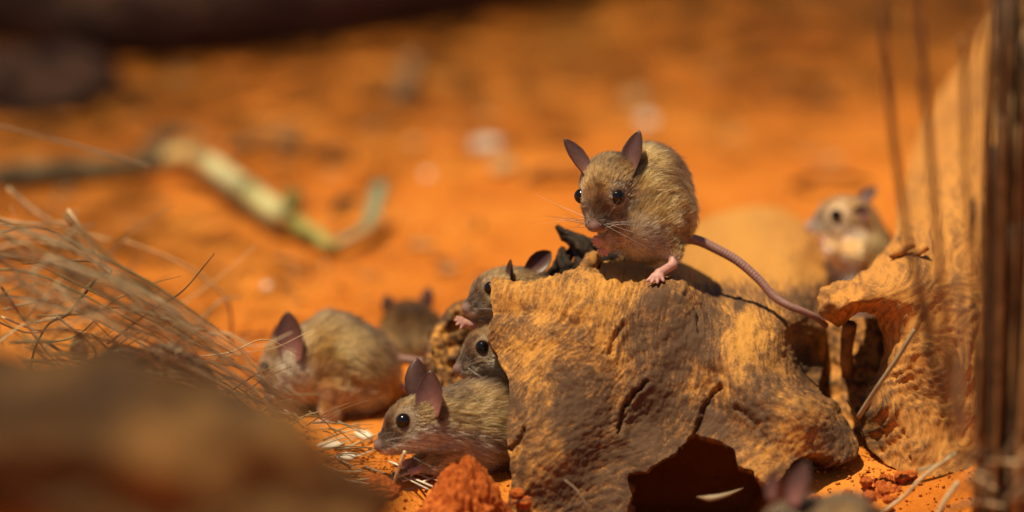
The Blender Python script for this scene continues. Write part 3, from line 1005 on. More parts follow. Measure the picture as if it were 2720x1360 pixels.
    if head:
        qf = ((p - hc) / L) @ f
        hw = sstep(-0.4, 0.0, qf)[:, None]
        tdir = tdir * (1 - hw) + (-f) * hw
    tdir = tdir + 0.22 * -np.array([0, 0, 1.0])
    cl = np.stack([perlin(p * 1.7 + 5), perlin(p * 1.7 + 25), perlin(p * 1.7 + 45)], 1)
    cl2 = np.stack([perlin(p * 5 + 5), perlin(p * 5 + 25), perlin(p * 5 + 45)], 1)
    tdir = tdir + 0.22 * cl + 0.26 * cl2 + 0.13 * r_.normal(size=(m, 3))
    tdir = tdir - n * (tdir * n).sum(1)[:, None]
    tdir /= np.linalg.norm(tdir, axis=1)[:, None] + 1e-9
    lift = (0.22 + 0.12 * r_.normal(size=m) + 0.15 * cl2[:, 0])[:, None]
    d0 = tdir + n * np.clip(lift + 0.25, 0.1, 1.2); d0 /= np.linalg.norm(d0, axis=1)[:, None]
    d1 = tdir + n * np.clip(lift - 0.18, -0.12, 0.7); d1 /= np.linalg.norm(d1, axis=1)[:, None]
    hl = (hlen * ln * (0.65 + 0.5 * r_.random(m)))
    guard = r_.random(m) < 0.15
    hl = np.where(guard, hl * 1.15, hl)[:, None]
    k = 5
    pts_ = np.zeros((m, k, 3)); 
    pts_[:, 0] = p - n * 0.02
    cur = p - n * 0.02
    for i in range(1, k):
        t = i / (k - 1)
        d = d0 * (1 - t) + d1 * t
        cur = cur + d * hl / (k - 1)
        pts_[:, i] = cur
    taper = np.array([1.0, 1.0, 0.9, 0.65, 0.2])
    rad = hrad * taper[None] * (0.75 + 0.5 * r_.random((m, 1)))
    var = (0.55 + 0.9 * r_.random((m, 1))) * (1 + 0.55 * fbm(p * 1.6 + 70, 3)[:, None])
    c = colr * var
    c = np.where(guard[:, None], c * 0.28, c)
    cc = np.repeat(c[:, None, :], k, 1)
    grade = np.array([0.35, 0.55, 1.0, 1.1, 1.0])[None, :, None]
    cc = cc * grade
    streak = (fbm(p * 3.2 + 90, 3) > 0.25) & (r_.random(m) < 0.6)
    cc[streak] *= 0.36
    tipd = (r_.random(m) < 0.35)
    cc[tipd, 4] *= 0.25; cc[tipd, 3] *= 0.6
    cc = np.clip(cc, 0.005, 0.93)
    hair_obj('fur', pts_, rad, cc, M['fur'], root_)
    # ---- eyes
    if head:
        for sd in eyes:
            c = H(EYE[0], EYE[1] * sd, EYE[2])
            Ve, Fe = uv_sphere(c, ER * L)
            mesh_obj('eye', Ve, Fe, M['eye'], root_)
    for e in ears:
        (bx, by, bd), (tx, ty, td), op, half, cup, pk = e
        make_ear(root_, P(bx, by, bd), P(tx, ty, td), unit(vdir(*op)), half * s, cup, pink=pk)
    for nm, pw in paws:
        pr = []
        for chain in pw:
            q = [(P(a[0], a[1], a[2]), a[3] * s) for a in chain]
            for (c1, r1), (c2, r2) in zip(q[:-1], q[1:]):
                pr.append(Prim('cap', c1, c2, r1, r2, k=0.06))
        Vp, Fp = sdf_mesh(pr, 0.05 if dist < 224 else 0.08)
        mesh_obj(nm, Vp, Fp, M['paw'], root_)
    if tail:
        tp = [P(*q) for q in tail]
        tube('tail', tp, tail_r[0], tail_r[1], M['tail'], root_, n=300, seg=12, prof=tail_r[0] + (tail_r[1] - tail_r[0]) * np.linspace(0, 1, 300) + 0.008 * np.sin(np.arange(300) * 1.57))
    if whisk and head:
        W, R_, Cc = [], [], []
        for sd in (1, -1):
            for i in range(whisk):
                a0 = 0.40 + 0.10 * r_.random(); b0 = (0.10 + 0.02 * r_.random()) * sd; c0 = -0.16 + 0.09 * r_.random()
                st = H(a0, b0, c0)
                dr = unit(f * (0.35 - 0.9 * r_.random()) + l * sd * (0.9) + u * (0.55 * r_.normal() - 0.05))
                ln_ = L * (0.35 + 0.5 * r_.random())
                dn = unit(-f * 0.6 - u * 0.6)
                ts = np.linspace(0, 1, 9)
                W.append(np.array([st + dr * ln_ * t + dn * ln_ * 0.28 * t * t for t in ts]))
                R_.append(0.0062 * (1 - 0.75 * ts))
                v = 0.6 if r_.random() < 0.5 else 0.05
                Cc.append(np.repeat(np.array([[v, v * 0.92, v * 0.82]]), 9, 0))
        hair_obj('whiskers', np.array(W), np.array(R_), np.array(Cc), M['whisker'], root_)
    return root_

def toes(px, py, d, r, tips):
    return [[(px, py, d, r), (tx * 0.5 + px * 0.5, ty * 0.5 + py * 0.5 - 3, td * 0.5 + d * 0.5, r * 0.62), (tx, ty, td, r * 0.42)] for tx, ty, td in tips]

# mouse on top of the log
mouse('brown mouse crouching on top of the hollow log with paws at its mouth', 221.5,
      head=(1606, 508, -38, (-0.28, 0.70, -0.66), (0.90, 0.06, -0.40), 216),
      blobs=[(1682, 522, 25, 72), (1715, 494, 62, 88), (1735, 560, 58, 88), (1724, 602, 35, 76), (1685, 604, 0, 60)],
      spine=[(1580, 440, -40), (1660, 400, 20), (1720, 390, 70), (1800, 440, 80), (1845, 540, 80), (1838, 640, 70)],
      up=(0.35, -0.80, 0.35),
      tail=[(1800, 634, 58), (1850, 638, 66), (1900, 660, 66), (1960, 694, 60), (2015, 742, 48), (2055, 787, 40), (2095, 812, 34), (2130, 826, 40), (2165, 842, 60), (2195, 865, 110)],
      tail_r=(0.235, 0.13),
      ears=[((1668, 478, -40), (1699, 346, -20), (-0.55, 0.15, -0.8), 35, 0.75, 0.35), ((1560, 466, -45), (1498, 368, -25), (0.66, 0.05, -0.7), 30, 0.75, 0.35)],
      limbs=[[(1735, 630, 0, 50), (1782, 662, -10, 26), (1789, 680, -25, 14)], [(1640, 590, -30, 30), (1612, 630, -45, 17), (1602, 640, -52, 13)], [(1655, 610, -20, 30), (1620, 650, -42, 14)]],
      paws=[('hind_foot', [[(1788, 672, -20, 13), (1787, 704, -40, 12), (1752, 726, -62, 13)]] + toes(1750, 726, -62, 11, [(1720, 746, -78), (1731, 751, -82), (1746, 751, -84), (1762, 746, -82)])),
            ('front_paw', [[(1618, 632, -44, 12), (1598, 642, -56, 11)]] + toes(1598, 642, -56, 9, [(1578, 630, -70), (1574, 640, -68), (1578, 650, -64), (1590, 656, -60)])),
            ('front_paw', [[(1630, 640, -36, 12), (1612, 660, -44, 11), (1606, 664, -44, 10)]] + toes(1606, 664, -44, 9, [(1588, 664, -54), (1590, 674, -52), (1600, 679, -50), (1612, 678, -48)]))],
      hairs=70000, whisk=14, seed=11)

# mouse at the foot of the log
mouse('brown mouse in profile creeping out at the foot of the log behind the red clod', 219.2,
      head=(1102, 1126, -15, (-0.91, 0.33, -0.24), (-0.24, 0.02, -0.96), 216),
      blobs=[(1195, 1125, 25, 78), (1262, 1135, 75, 104), (1335, 1160, 165, 112), (1400, 1180, 230, 100)],
      spine=[(1000, 1100, -20), (1100, 1040, 0), (1180, 1030, 20), (1260, 1020, 60), (1400, 1050, 200)],
      up=(-0.1, -0.95, 0.1),
      ears=[((1148, 1112, -72), (1144, 984, -58), (-0.42, 0.0, -0.9), 45, 0.62, 0.8), ((1120, 1075, 25), (1108, 950, 45), (-0.40, -0.1, 0.75), 41, 0.7, 0.3)],
      limbs=[[(1190, 1190, 0, 38), (1150, 1235, -15, 18), (1120, 1243, -20, 12)], [(1180, 1190, 40, 34), (1120, 1225, 35, 16), (1095, 1230, 30, 11)]],
      paws=[('front_paw', [[(1130, 1240, -18, 11), (1105, 1250, -24, 10)]] + toes(1105, 1250, -24, 8, [(1085, 1250, -30), (1084, 1258, -34), (1092, 1264, -36)])),
            ('front_paw', [[(1105, 1228, 32, 11), (1088, 1228, 28, 10)]] + toes(1088, 1228, 28, 8, [(1070, 1228, 24), (1070, 1236, 20), (1078, 1242, 18)]))],
      hairs=70000, whisk=14, seed=12, tint=(0.88, 0.92, 0.98))

# two mice inside the hollow
mouse('brown mouse peering out of the middle of the hollow, its ears hidden by the log', 222.6,
      head=(1304, 934, 0, (-0.90, 0.26, -0.32), (-0.32, 0.02, -0.94), 200),
      blobs=[(1360, 970, 30, 70), (1440, 1000, 60, 85)],
      spine=[(1200, 900, -20), (1300, 850, 0), (1360, 890, 30), (1440, 920, 60)], up=(-0.2, -0.95, 0.0),
      ears=[((1352, 900, -40), (1385, 850, -10), (-0.6, -0.1, -0.8), 30, 0.7, 0.5)],
      limbs=[[(1330, 1010, -10, 32), (1280, 1010, -30, 14)]],
      paws=[('front_paw', [[(1290, 1008, -28, 11), (1250, 1000, -36, 9)]] + toes(1250, 1000, -36, 7, [(1226, 990, -40), (1222, 998, -44), (1228, 1006, -46)]))],
      hairs=40000, whisk=12, seed=13, tint=(0.85, 0.82, 0.78))
mouse('brown mouse peering from the top of the hollow, paw on wood', 223.3,
      head=(1322, 780, 0, (-0.90, 0.22, -0.36), (-0.36, 0.0, -0.93), 190),
      blobs=[(1400, 800, 35, 66), (1450, 850, 70, 80)],
      spine=[(1240, 780, -20), (1330, 715, 0), (1400, 735, 30), (1470, 780, 60)], up=(-0.1, -0.97, 0.1),
      ears=[((1362, 752, -50), (1356, 688, -48), (-0.9, -0.1, -0.25), 22, 0.8, 0.4), ((1400, 722, 25), (1464, 668, 45), (0.45, -0.25, -0.8), 31, 0.55, 0.2)],
      limbs=[[(1330, 850, 0, 32), (1270, 862, -25, 15)]],
      paws=[('front_paw', [[(1275, 864, -24, 12), (1248, 862, -34, 11), (1236, 858, -36, 10)]] + toes(1238, 858, -36, 9, [(1214, 842, -42), (1209, 851, -44), (1213, 862, -46), (1224, 872, -46)]))],
      hairs=40000, whisk=10, seed=14)

# mouse grooming behind
mouse('brown mouse with lowered head and one tall ear, on the sand beyond the grass', 228.5,
      head=(752, 982, -10, (-0.46, 0.80, -0.38), (-0.60, 0.0, -0.8), 200),
      blobs=[(800, 985, 25, 82), (880, 965, 40, 112), (930, 990, 40, 122)],
      spine=[(690, 960, -10), (780, 900, 0), (860, 850, 40), (960, 880, 60), (1010, 960, 60)], up=(0.1, -0.95, 0.15),
      tail=[(995, 950, 60), (1040, 952, 60), (1090, 958, 60), (1150, 968, 62), (1210, 985, 70)], tail_r=(0.24, 0.17),
      ears=[((780, 965, -70), (764, 826, -60), (-0.30, 0.05, -0.95), 44, 0.55, 0.9), ((735, 945, 30), (738, 860, 40), (-0.8, 0.0, -0.4), 26, 0.7, 0.4)],
      limbs=[[(890, 1040, -40, 55), (880, 1090, -50, 26), (884, 1118, -52, 14)], [(980, 1030, 50, 60), (1040, 1035, 50, 22)], [(790, 1040, -10, 38), (770, 1080, -25, 16)]],
      paws=[('hind_foot', [[(884, 1112, -52, 13), (868, 1124, -58, 13), (800, 1146, -72, 12)]] + toes(800, 1146, -72, 9, [(756, 1152, -80), (758, 1160, -84), (768, 1164, -88)])),
            ('hind_foot', [[(1035, 1030, 50, 15), (1080, 1030, 46, 14)]]),
            ('front_paw', [[(772, 1075, -24, 12), (752, 1090, -32, 10)]])],
      hairs=30000, hrad=0.014, h=0.14, seed=15, tint=(1.0, 0.98, 0.95))
# mouse seen from behind
mouse('brown mouse seen from behind, its two dark ears up, beyond the grooming mouse', 236.5,
      head=(1082, 862, 50, (-0.1, -0.05, 1.0), (-1.0, 0.0, -0.1), 190),
      blobs=[(1092, 890, 20, 72), (1100, 905, -30, 84)],
      spine=[(1080, 800, 60), (1092, 805, 20), (1100, 840, -60), (1102, 930, -100)], up=(0, -0.9, -0.3),
      ears=[((1040, 838, 40), (1026, 782, 44), (-0.3, 0.0, 0.9), 22, 0.6, 0.3), ((1122, 828, 40), (1140, 762, 44), (0.3, 0.0, 0.9), 22, 0.6, 0.3)],
      tail=[(1100, 950, -100), (1080, 985, -110), (1040, 985, -90)],
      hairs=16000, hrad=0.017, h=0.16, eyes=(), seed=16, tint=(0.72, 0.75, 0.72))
# mouse behind the log on the right
mouse('pale mouse standing with raised snout between the far log end and the root', 236.0,
      head=(2232, 585, 0, (-0.93, 0.0, -0.34), (-0.34, 0.02, -0.94), 178),
      blobs=[(2285, 650, 20, 66), (2290, 720, 30, 78), (2300, 800, 40, 80)],
      spine=[(2150, 570, -10), (2230, 530, 0), (2300, 560, 20), (2345, 640, 30), (2360, 780, 40)], up=(0.8, -0.6, 0.1),
      ears=[((2280, 588, -45), (2296, 545, -50), (-0.25, 0.1, -0.95), 25, 0.6, 0.9), ((2275, 555, 20), (2328, 496, 30), (-0.5, -0.3, -0.8), 25, 0.5, 0.8)],
      limbs=[[(2265, 680, -40, 40), (2205, 660, -60, 16), (2192, 645, -60, 12)]],
      paws=[('front_paw', [[(2200, 655, -60, 12), (2186, 642, -62, 11)]])],
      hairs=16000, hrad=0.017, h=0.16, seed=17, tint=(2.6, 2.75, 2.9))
# mouse at the lower edge in front of the cavity
mouse('mouse at the lower edge before the cavity, only ears and back showing', 205.0,
      head=(2090, 1400, 0, (-0.80, 0.2, -0.5), (-0.5, 0.0, -0.8), 200),
      blobs=[(2150, 1430, 20, 90), (2230, 1440, 30, 105), (2270, 1460, 30, 100)],
      spine=[(2000, 1370, 0), (2100, 1320, 0), (2200, 1330, 20), (2330, 1380, 40)], up=(0, -0.97, 0),
      ears=[((2105, 1345, -50), (2142, 1228, -40), (-0.5, 0.0, -0.85), 36, 0.6, 0.5), ((2055, 1330, 40), (2060, 1240, 45), (-0.6, 0.0, -0.6), 28, 0.7, 0.3)],
      hairs=16000, hrad=0.017, h=0.16, seed=18, tint=(0.5, 0.5, 0.48))
# mouse hidden in the dry grass
mouse('mouse half hidden in the dry grass at the left, its dark round ears showing', 213.0,
      head=(270, 1010, 0, (-0.7, 0.35, -0.6), (-0.6, 0.0, -0.75), 190),
      blobs=[(350, 1020, 30, 75), (430, 1030, 50, 90), (480, 1040, 50, 80)],
      spine=[(190, 990, 0), (290, 940, 0), (400, 940, 30), (540, 1000, 60)], up=(0, -0.97, 0),
      ears=[((222, 960, -20), (208, 885, -10), (-0.5, 0.0, -0.85), 33, 0.55, 0.3), ((300, 965, 30), (312, 910, 40), (0.3, 0, -0.9), 28, 0.6, 0.3)],
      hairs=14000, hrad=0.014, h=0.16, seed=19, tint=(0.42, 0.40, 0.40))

# ------------------------------------------------------------------ foreground rock, clods, background log
def blob_mesh(name, c, rad, mat, parent=None, seg=(48, 28), amp=0.12, freq=0.1, sharp=0.0, seed=0, octv=4):
    V, F = uv_sphere(np.zeros(3), 1.0, *seg)
    V = np.array(V)
    n = fbm(V * freq + seed * 7.7, octv, 0.55)
    if sharp: n = n + sharp * np.abs(perlin(V * freq * 2 + 3 + seed))
    V = V * (1 + amp * n)[:, None] * np.array(rad)
    return mesh_obj(name, V + np.array(c), F, mat, parent)

V, F = uv_sphere(np.zeros(3), 1.0, 90, 60)
V = np.array(V)
V *= (1 + 0.22 * fbm(V * 1.9 + 14, 4) + 0.03 * fbm(V * 6, 3))[:, None]
V *= np.array([8.2, 4.8, 4.2])
low = V[:, 2] < 0
V[low, :2] *= np.maximum(0.35, 1 + 0.22 * V[low, 2])[:, None]
ca, sa = math.cos(math.radians(14)), math.sin(math.radians(14))
V[:, 0], V[:, 2] = V[:, 0] * ca + V[:, 2] * sa, -V[:, 0] * sa + V[:, 2] * ca
low = V[:, 2] < -2.5
V[low, 2] = -2.5 + (V[low, 2] + 2.5) * 9.0          # the pillar it stands on, down to the sand
rk = mesh_obj('rock', V, F, M['rock'])
rk.location = at(330, 1285, -48)
tag(rk, 'large blurred brown rock close to the camera in the lower left corner', 'rock')

def clod(px, py, Y, rx, ry, seed, label):
    p = at(px, py, Y)
    V, F = uv_sphere(np.zeros(3), 1.0, 150, 96)
    V = np.array(V)
    V = V * (1 + 0.22 * fbm(V * 1.7 + seed, 3) + 0.08 * fbm(V * 6 + seed, 3, 0.6) + 0.06 * fbm(V * 17 + seed, 3, 0.7))[:, None]
    peak = np.maximum(V[:, 2], 0)
    V[:, 0] *= 1 - 0.45 * peak; V[:, 1] *= 1 - 0.45 * peak
    V *= np.array([rx, rx * 0.9, ry])
    o = mesh_obj('earth_clod', V, F, M['clod'])
    o.location = p
    tag(o, label, 'clod', 'crumbling clods of red earth')
    return o
clod(1236, 1385, -6.6, 2.0, 2.55, 3.0, 'big crumbly red earth clod at the front beside the log edge')
clod(2360, 1330, -3.2, 2.0, 1.1, 5.0, 'low red earth clod between the log and the root')
clod(1010, 1300, -3.6, 1.2, 0.7, 8.0, 'low red earth clod under the profile mouse with straw across it')
clod(2268, 1290, -1.5, 1.1, 0.6, 9.0, 'small red earth clod under the right tip of the log')

# crumbs of red earth near the plane of focus (nobody could count them)
def crumbs():
    ico = [(0, 0, 1), (0.9, 0, 0.3), (0.28, 0.85, 0.3), (-0.72, 0.52, 0.3), (-0.72, -0.52, 0.3), (0.28, -0.85, 0.3), (0, 0, -0.8)]
    fc = [(0, 1, 2), (0, 2, 3), (0, 3, 4), (0, 4, 5), (0, 5, 1), (6, 2, 1), (6, 3, 2), (6, 4, 3), (6, 5, 4), (6, 1, 5)]
    V, F = [], []
    ico = np.array(ico)
    r_ = np.random.default_rng(21)
    for i in range(9000):
        x = r_.uniform(-24, 24); y = r_.uniform(-9, 26) if i % 3 else r_.uniform(-7, 1)
        s = 0.035 + 0.10 * r_.random() ** 3
        if r_.random() < 0.05: s *= 1.8
        z = float(gz(x, y))
        a = r_.random() * 6.3
        Rz = np.array([[math.cos(a), -math.sin(a), 0], [math.sin(a), math.cos(a), 0], [0, 0, 1]])
        q = (ico * (1 + 0.3 * r_.normal(size=(7, 1)))) @ Rz.T * s * np.array([1, 1, 0.8]) + np.array([x, y, z + s * 0.4])
        b = len(V) * 7
        V.append(q); F += [(f0 + b, f1 + b, f2 + b) for f0, f1, f2 in fc]
    o = mesh_obj('sand_crumbs', np.concatenate(V), F, M['sand'])
    tag(o, 'loose crumbs of red earth scattered over the sand', 'sand', kind='stuff')
crumbs()

def grit():
    r_ = np.random.default_rng(91)
    ico = np.array([(1, 0, 0), (0, 1, 0), (-1, 0, 0), (0, -1, 0), (0, 0, 0.8), (0, 0, -0.8)], float)
    fc = [(0, 1, 4), (1, 2, 4), (2, 3, 4), (3, 0, 4), (1, 0, 5), (2, 1, 5), (3, 2, 5), (0, 3, 5)]
    for nm, mt, lab, cnt in (('pale_grit', 'tanchip', 'fine pale grit sprinkled over the red sand', 700), ('dark_grit', 'darkchip', 'fine dark grit sprinkled over the red sand', 900)):
        V, F = [], []
        for i in range(cnt):
            y = 4 + 90 * r_.random() ** 1.2; x = r_.uniform(-30, 30) * (1 + y / 200)
            sz = r_.uniform(0.06, 0.22)
            V.append(ico * sz * (1 + 0.35 * r_.normal(size=(6, 3))) + np.array([x, y, float(gz(x, y)) + sz * 0.5]))
            F += [tuple(q + 6 * i for q in f_) for f_ in fc]
        o = mesh_obj(nm, np.concatenate(V), F, M[mt])
        tag(o, lab, 'grit', kind='stuff')
grit()

# fallen branch across the far sand
fb = tube('fallen_branch', [ground_pt(x, y, 2.0) for x, y in ((-500, -130), (-160, -50), (60, 15), (350, 55), (700, 25), (1100, -35), (1500, -100), (2000, -170))], 2.3, 1.9, M['darkrock'], n=60, seg=20, wob=0.18)
tag(fb, 'dark fallen branch lying across the far sand at the upper left', 'branch')
p = ground_pt(50, 225)
o = blob_mesh('stone', (0, 0, 0), (6, 6, 1.6), M['darkrock'], seg=(32, 18), amp=0.25, freq=1.8, seed=5)
o.location = p
tag(o, 'dark flat stone in the far shade at the left edge', 'stone')

# ------------------------------------------------------------------ plant scraps
def ribbon(name, pts, width, mat, parent=None, n=18, curl=0.25, thick=0.02, prof=(0.6, 1, 1, 0.15)):
    path = catmull(pts, n)
    t, N, B = frames(path)
    wv = width * np.interp(np.linspace(0, 1, n), np.linspace(0, 1, len(prof)), prof)
    V = []; F = []
    for i in range(n):
        a = wv[i]
        V += [path[i] - B[i] * a, path[i] - N[i] * a * curl, path[i] + B[i] * a, path[i] - N[i] * (a * curl + thick)]
    for i in range(n - 1):
        for k in range(4):
            F.append((i * 4 + k, i * 4 + (k + 1) % 4, i * 4 + 4 + (k + 1) % 4, i * 4 + 4 + k))
    F.append((3, 2, 1, 0)); F.append(tuple((n - 1) * 4 + k for k in range(4)))
    return mesh_obj(name, V, F, mat, parent)

def G(px, py, lift): return ground_pt(px, py, lift)

st = empty('plant_stalk', G(600, 500, 0))
tag(st, 'pale thick chewed stalk with a green bent end lying on the sand', 'stalk')
tube('stalk_end', [G(450, 425, 0.9), G(500, 415, 1.4), G(560, 440, 1.5)], 0.6, 0.55, M['tanstalk'], st, n=14, seg=14, wob=0.1)
tube('stalk_middle', [G(556, 436, 1.5), G(650, 505, 1.4), G(752, 578, 1.2)], 0.56, 0.70, M['palestalk'], st, n=18, seg=14, wob=0.08)
tube('green_end', [G(742, 565, 1.2), G(790, 590, 1.0), G(805, 610, 0.9), G(850, 628, 0.8), G(866, 650, 0.6), G(900, 655, 0.5)], 0.5, 0.24, M['greenstalk'], st, n=18, seg=12, wob=0.15)
tube('leaf', [G(880, 652, 0.5), G(935, 628, 0.8), G(975, 600, 1.0), G(992, 560, 1.4), G(1010, 490, 2.2)], 0.34, 0.42, M['greenleaf'], st, n=20, flat=0.4, wob=0.15)
ribbon('leaf', [G(770, 560, 1.6), G(780, 525, 2.2), G(790, 505, 2.6)], 0.5, M['greenstalk'], st)
ribbon('leaf', [G(880, 560, 0.4), G(910, 540, 0.6), G(960, 530, 0.5)], 0.4, M['greenleaf'], st)
def scrap(name, pts, wd, mat, label, cat, group=None):
    o = tube(name, pts, wd * 0.7, wd * 0.45, M[mat], n=18, seg=10, flat=0.4, wob=0.35)
    tag(o, label, cat, group)
    return o
scrap('dead_leaf', [G(400, 440, 0.4), G(415, 385, 1.0), G(470, 350, 1.2), G(560, 385, 0.5)], 0.9, 'deadleaf', 'dark curled dead leaf behind the upper end of the pale stalk', 'leaf')
scrap('dead_leaf', [G(600, 395, 0.3), G(680, 375, 0.6), G(740, 360, 1.2), G(800, 400, 0.4)], 0.9, 'deadleaf', 'wide crumpled dead leaf behind the middle of the pale stalk', 'leaf')
scrap('dead_leaf', [G(850, 410, 0.3), G(890, 395, 0.8), G(930, 415, 0.3)], 0.9, 'deadleaf', 'small dark dead leaf right of the crumpled one', 'leaf')
scrap('dead_leaf', [G(1060, 265, 0.3), G(1075, 225, 0.8), G(1085, 190, 0.6), G(1100, 140, 0.3)], 0.9, 'tanchip', 'pale tan leaf standing on the dim far sand', 'leaf')
o = tube('dry_stalk', [G(-20, 475, 0.5), G(120, 460, 0.7), G(260, 450, 0.6), G(400, 440, 0.4)], 0.75, 0.5, M['olive'], n=20, seg=10, wob=0.15)
tag(o, 'olive brown dry stalk lying level on the far sand at the left', 'stalk')

def chip(px, py, rx, ry, rz, mat, label, name='wood_chip', cat='chip', group=None, seed=0, rot=0):
    p = ground_pt(px, py, rz * 0.6)
    o = blob_mesh(name, (0, 0, 0), (rx, ry, rz), M[mat], seg=(14, 8), amp=0.28, freq=1.5, seed=seed)
    o.location = p; o.rotation_euler = (0, 0.15 * math.sin(seed), rot)
    tag(o, label, cat, group)
    return o
chip(708, 762, 0.22, 0.22, 0.20, 'pebble', 'shiny pale pebble on the sand between the stalk and the grooming mouse', 'pebble', 'pebble', seed=1)
chip(1135, 466, 0.26, 0.26, 0.22, 'pebble', 'round pale pebble on the far sand right of the green leaf', 'pebble', 'pebble', seed=2)
chip(862, 706, 0.20, 0.2, 0.16, 'tanchip', 'dull tan pebble below the green end of the stalk', 'pebble', 'pebble', seed=3)
chip(1290, 385, 0.9, 0.8, 0.35, 'chip', 'broad pale wood chip on the far sand left of the top mouse', seed=4)
chip(1335, 440, 0.7, 1.2, 0.3, 'tanchip', 'tan wood chip in front of the broad pale chip', seed=5)
chip(1690, 258, 0.7, 1.4, 0.3, 'tanchip', 'tan wood chip far behind the ears of the top mouse', seed=6)
chip(1720, 320, 0.5, 0.9, 0.3, 'chip', 'small pale wood chip just above the back of the top mouse', seed=7)
chip(1100, 380, 0.4, 0.5, 0.2, 'tanchip', 'small tan wood chip between the dead leaf and the broad chip', seed=17)
scrap('bark_strip', [G(2110, 490, 0.3), G(2170, 470, 0.9), G(2240, 468, 0.9), G(2310, 490, 0.3)], 0.7, 'darkchip', 'dark bark strip on the sand above the pale mouse', 'bark')
scrap('bark_strip', [G(1400, 470, 0.2), G(1450, 452, 0.6), G(1510, 450, 0.6), G(1560, 462, 0.2)], 0.8, 'darkchip', 'dark bark strip on the sand left of the top mouse', 'bark')
scrap('bark_strip', [G(440, 835, 0.2), G(500, 872, 0.6), G(560, 874, 0.5)], 0.6, 'darkchip', 'dark bark strip on the sand by the dry grass', 'bark')
# white chips and straw in front of the profile mouse
chip(965, 1155, 0.38, 0.5, 0.18, 'chip', 'white chip on the sand above the nose of the profile mouse', seed=8, rot=0.6)
chip(922, 1213, 0.5, 0.4, 0.16, 'chip', 'long white chip on the sand left of the profile mouse', seed=9, rot=0.5)
chip(878, 1182, 0.6, 0.35, 0.12, 'chip', 'tan white sliver under the foot of the grooming mouse', seed=10, rot=0.1)

r_ = np.random.default_rng(33)
kinds = [('wood_flake', 'tanchip', 'tan wood flake lying on the red sand', 'flake', 'tan flakes scattered on the sand'),
         ('bark_flake', 'darkchip', 'dark bark flake lying on the red sand', 'flake', 'dark flakes scattered on the sand')]
for i in range(60):
    kd = kinds[0 if r_.random() < 0.8 else 1]
    px = r_.uniform(60, 2350); py = r_.uniform(180, 1000)
    if 1380 < px < 2220 and py > 520: continue
    if 680 < px < 1400 and py > 780: continue
    if px < 800 and py > 620: continue
    s = 0.22 + 0.35 * r_.random()
    chip(px, py, s, s * (0.5 + 0.9 * r_.random()), 0.14, kd[1], kd[2], kd[0], kd[3], kd[4], seed=40 + i, rot=r_.random() * 3)
for i in range(14):
    px = r_.uniform(300, 1350); py = r_.uniform(500, 900)
    a = r_.uniform(-0.7, 0.7); ln = r_.uniform(40, 110)
    if 680 < px and py > 760: continue
    o = tube('twig', [G(px, py, 0.15), G(px + ln * 0.5, py + a * ln * 0.5, 0.35), G(px + ln, py + a * ln, 0.15)], 0.11, 0.06, M['tanchip' if i % 2 else 'darkchip'], n=8, seg=6)
    tag(o, 'thin twig lying on the red sand behind the mice', 'twig', 'twigs scattered on the sand')

# ------------------------------------------------------------------ dry grass heap on the left
GL = 'dry grass blades heaped at the left'
BLADE_WORDS = {'straw': 'pale straw coloured', 'oldgrass': 'grey weathered', 'olive': 'olive', 'brownstem': 'brown'}
BLADE_GROUP = {'sheaf': 'blades of the sheaf sweeping down to the right', 'tangle': 'tangled blades low in the heap', 'upright': 'blades standing up out of the heap'}
BLADE_LABEL = {'sheaf': '%s dry blade in the sheaf sweeping down from the left edge', 'tangle': '%s dry blade tangled low in the heap at the left',
               'upright': '%s dry blade standing up out of the heap at the left'}
def blade(pts, wd, mat, part, n=20):
    o = tube('dry_straw', pts, wd, wd * 0.35, M[mat], n=n, seg=6, flat=0.45)
    w_ = BLADE_WORDS[mat]
    tag(o, BLADE_LABEL[part] % w_, 'grass', w_ + ' ' + BLADE_GROUP[part])
    return o
r_ = np.random.default_rng(44)
mats = ['oldgrass', 'olive', 'straw', 'brownstem', 'oldgrass', 'olive']
for i in range(44):                                # the sheaf sweeping down to the right
    Y = r_.uniform(-14, -2)
    j = r_.normal(size=8) * 17
    o0 = r_.uniform(-100, 130)
    P4 = [at(-60, 670 + o0 * 0.9 + j[0] * 2, Y), at(150 + j[1], 715 + o0 * 0.9 + j[2] * 2, Y), at(380 + j[3], 835 + o0 * 0.8 + j[4], Y),
          at(590 + j[5] * 2, 965 + o0 * 0.6 + j[6], Y + 1), at(770 + 1.5 * j[7], 1090 + o0 * 0.5, Y + 2)]
    blade(P4[(0, 0, 1, 1)[i % 4]: (5, 4, 5, 4)[i % 4]], r_.uniform(0.06, 0.18), mats[i % 6], 'sheaf')
for i in range(84):                                # tangled lower blades
    Y = r_.uniform(-14, 4)
    x = r_.uniform(-40, 620); y = 850 + 0.30 * x + r_.uniform(-100, 100)
    ln = r_.uniform(140, 380); a = r_.uniform(-0.9, 1.2)
    P4 = [at(x, y, Y), at(x + ln * 0.4, y + a * ln * 0.4 + r_.normal() * 25, Y + r_.normal()), at(x + ln * 0.7, y + a * ln * 0.7 + r_.normal() * 25, Y), at(x + ln, y + a * ln, Y + 1)]
    blade(P4, r_.uniform(0.05, 0.16), mats[(i * 5 + 1) % 6], 'tangle')
for i in range(26):                                # upright and leaning blades
    Y = r_.uniform(-22, -8) if i % 2 else r_.uniform(8, 16)
    x = r_.uniform(-30, 300); y = r_.uniform(820, 960); tx = x + r_.normal() * 130; ty = r_.uniform(520, 720)
    P4 = [at(x, y, Y), at((x + tx) / 2 + r_.normal() * 25, (y + ty) / 2, Y + 0.6), at(tx, ty, Y + 1.2)]
    blade(P4, r_.uniform(0.05, 0.11), mats[(i * 7) % 6], 'upright')
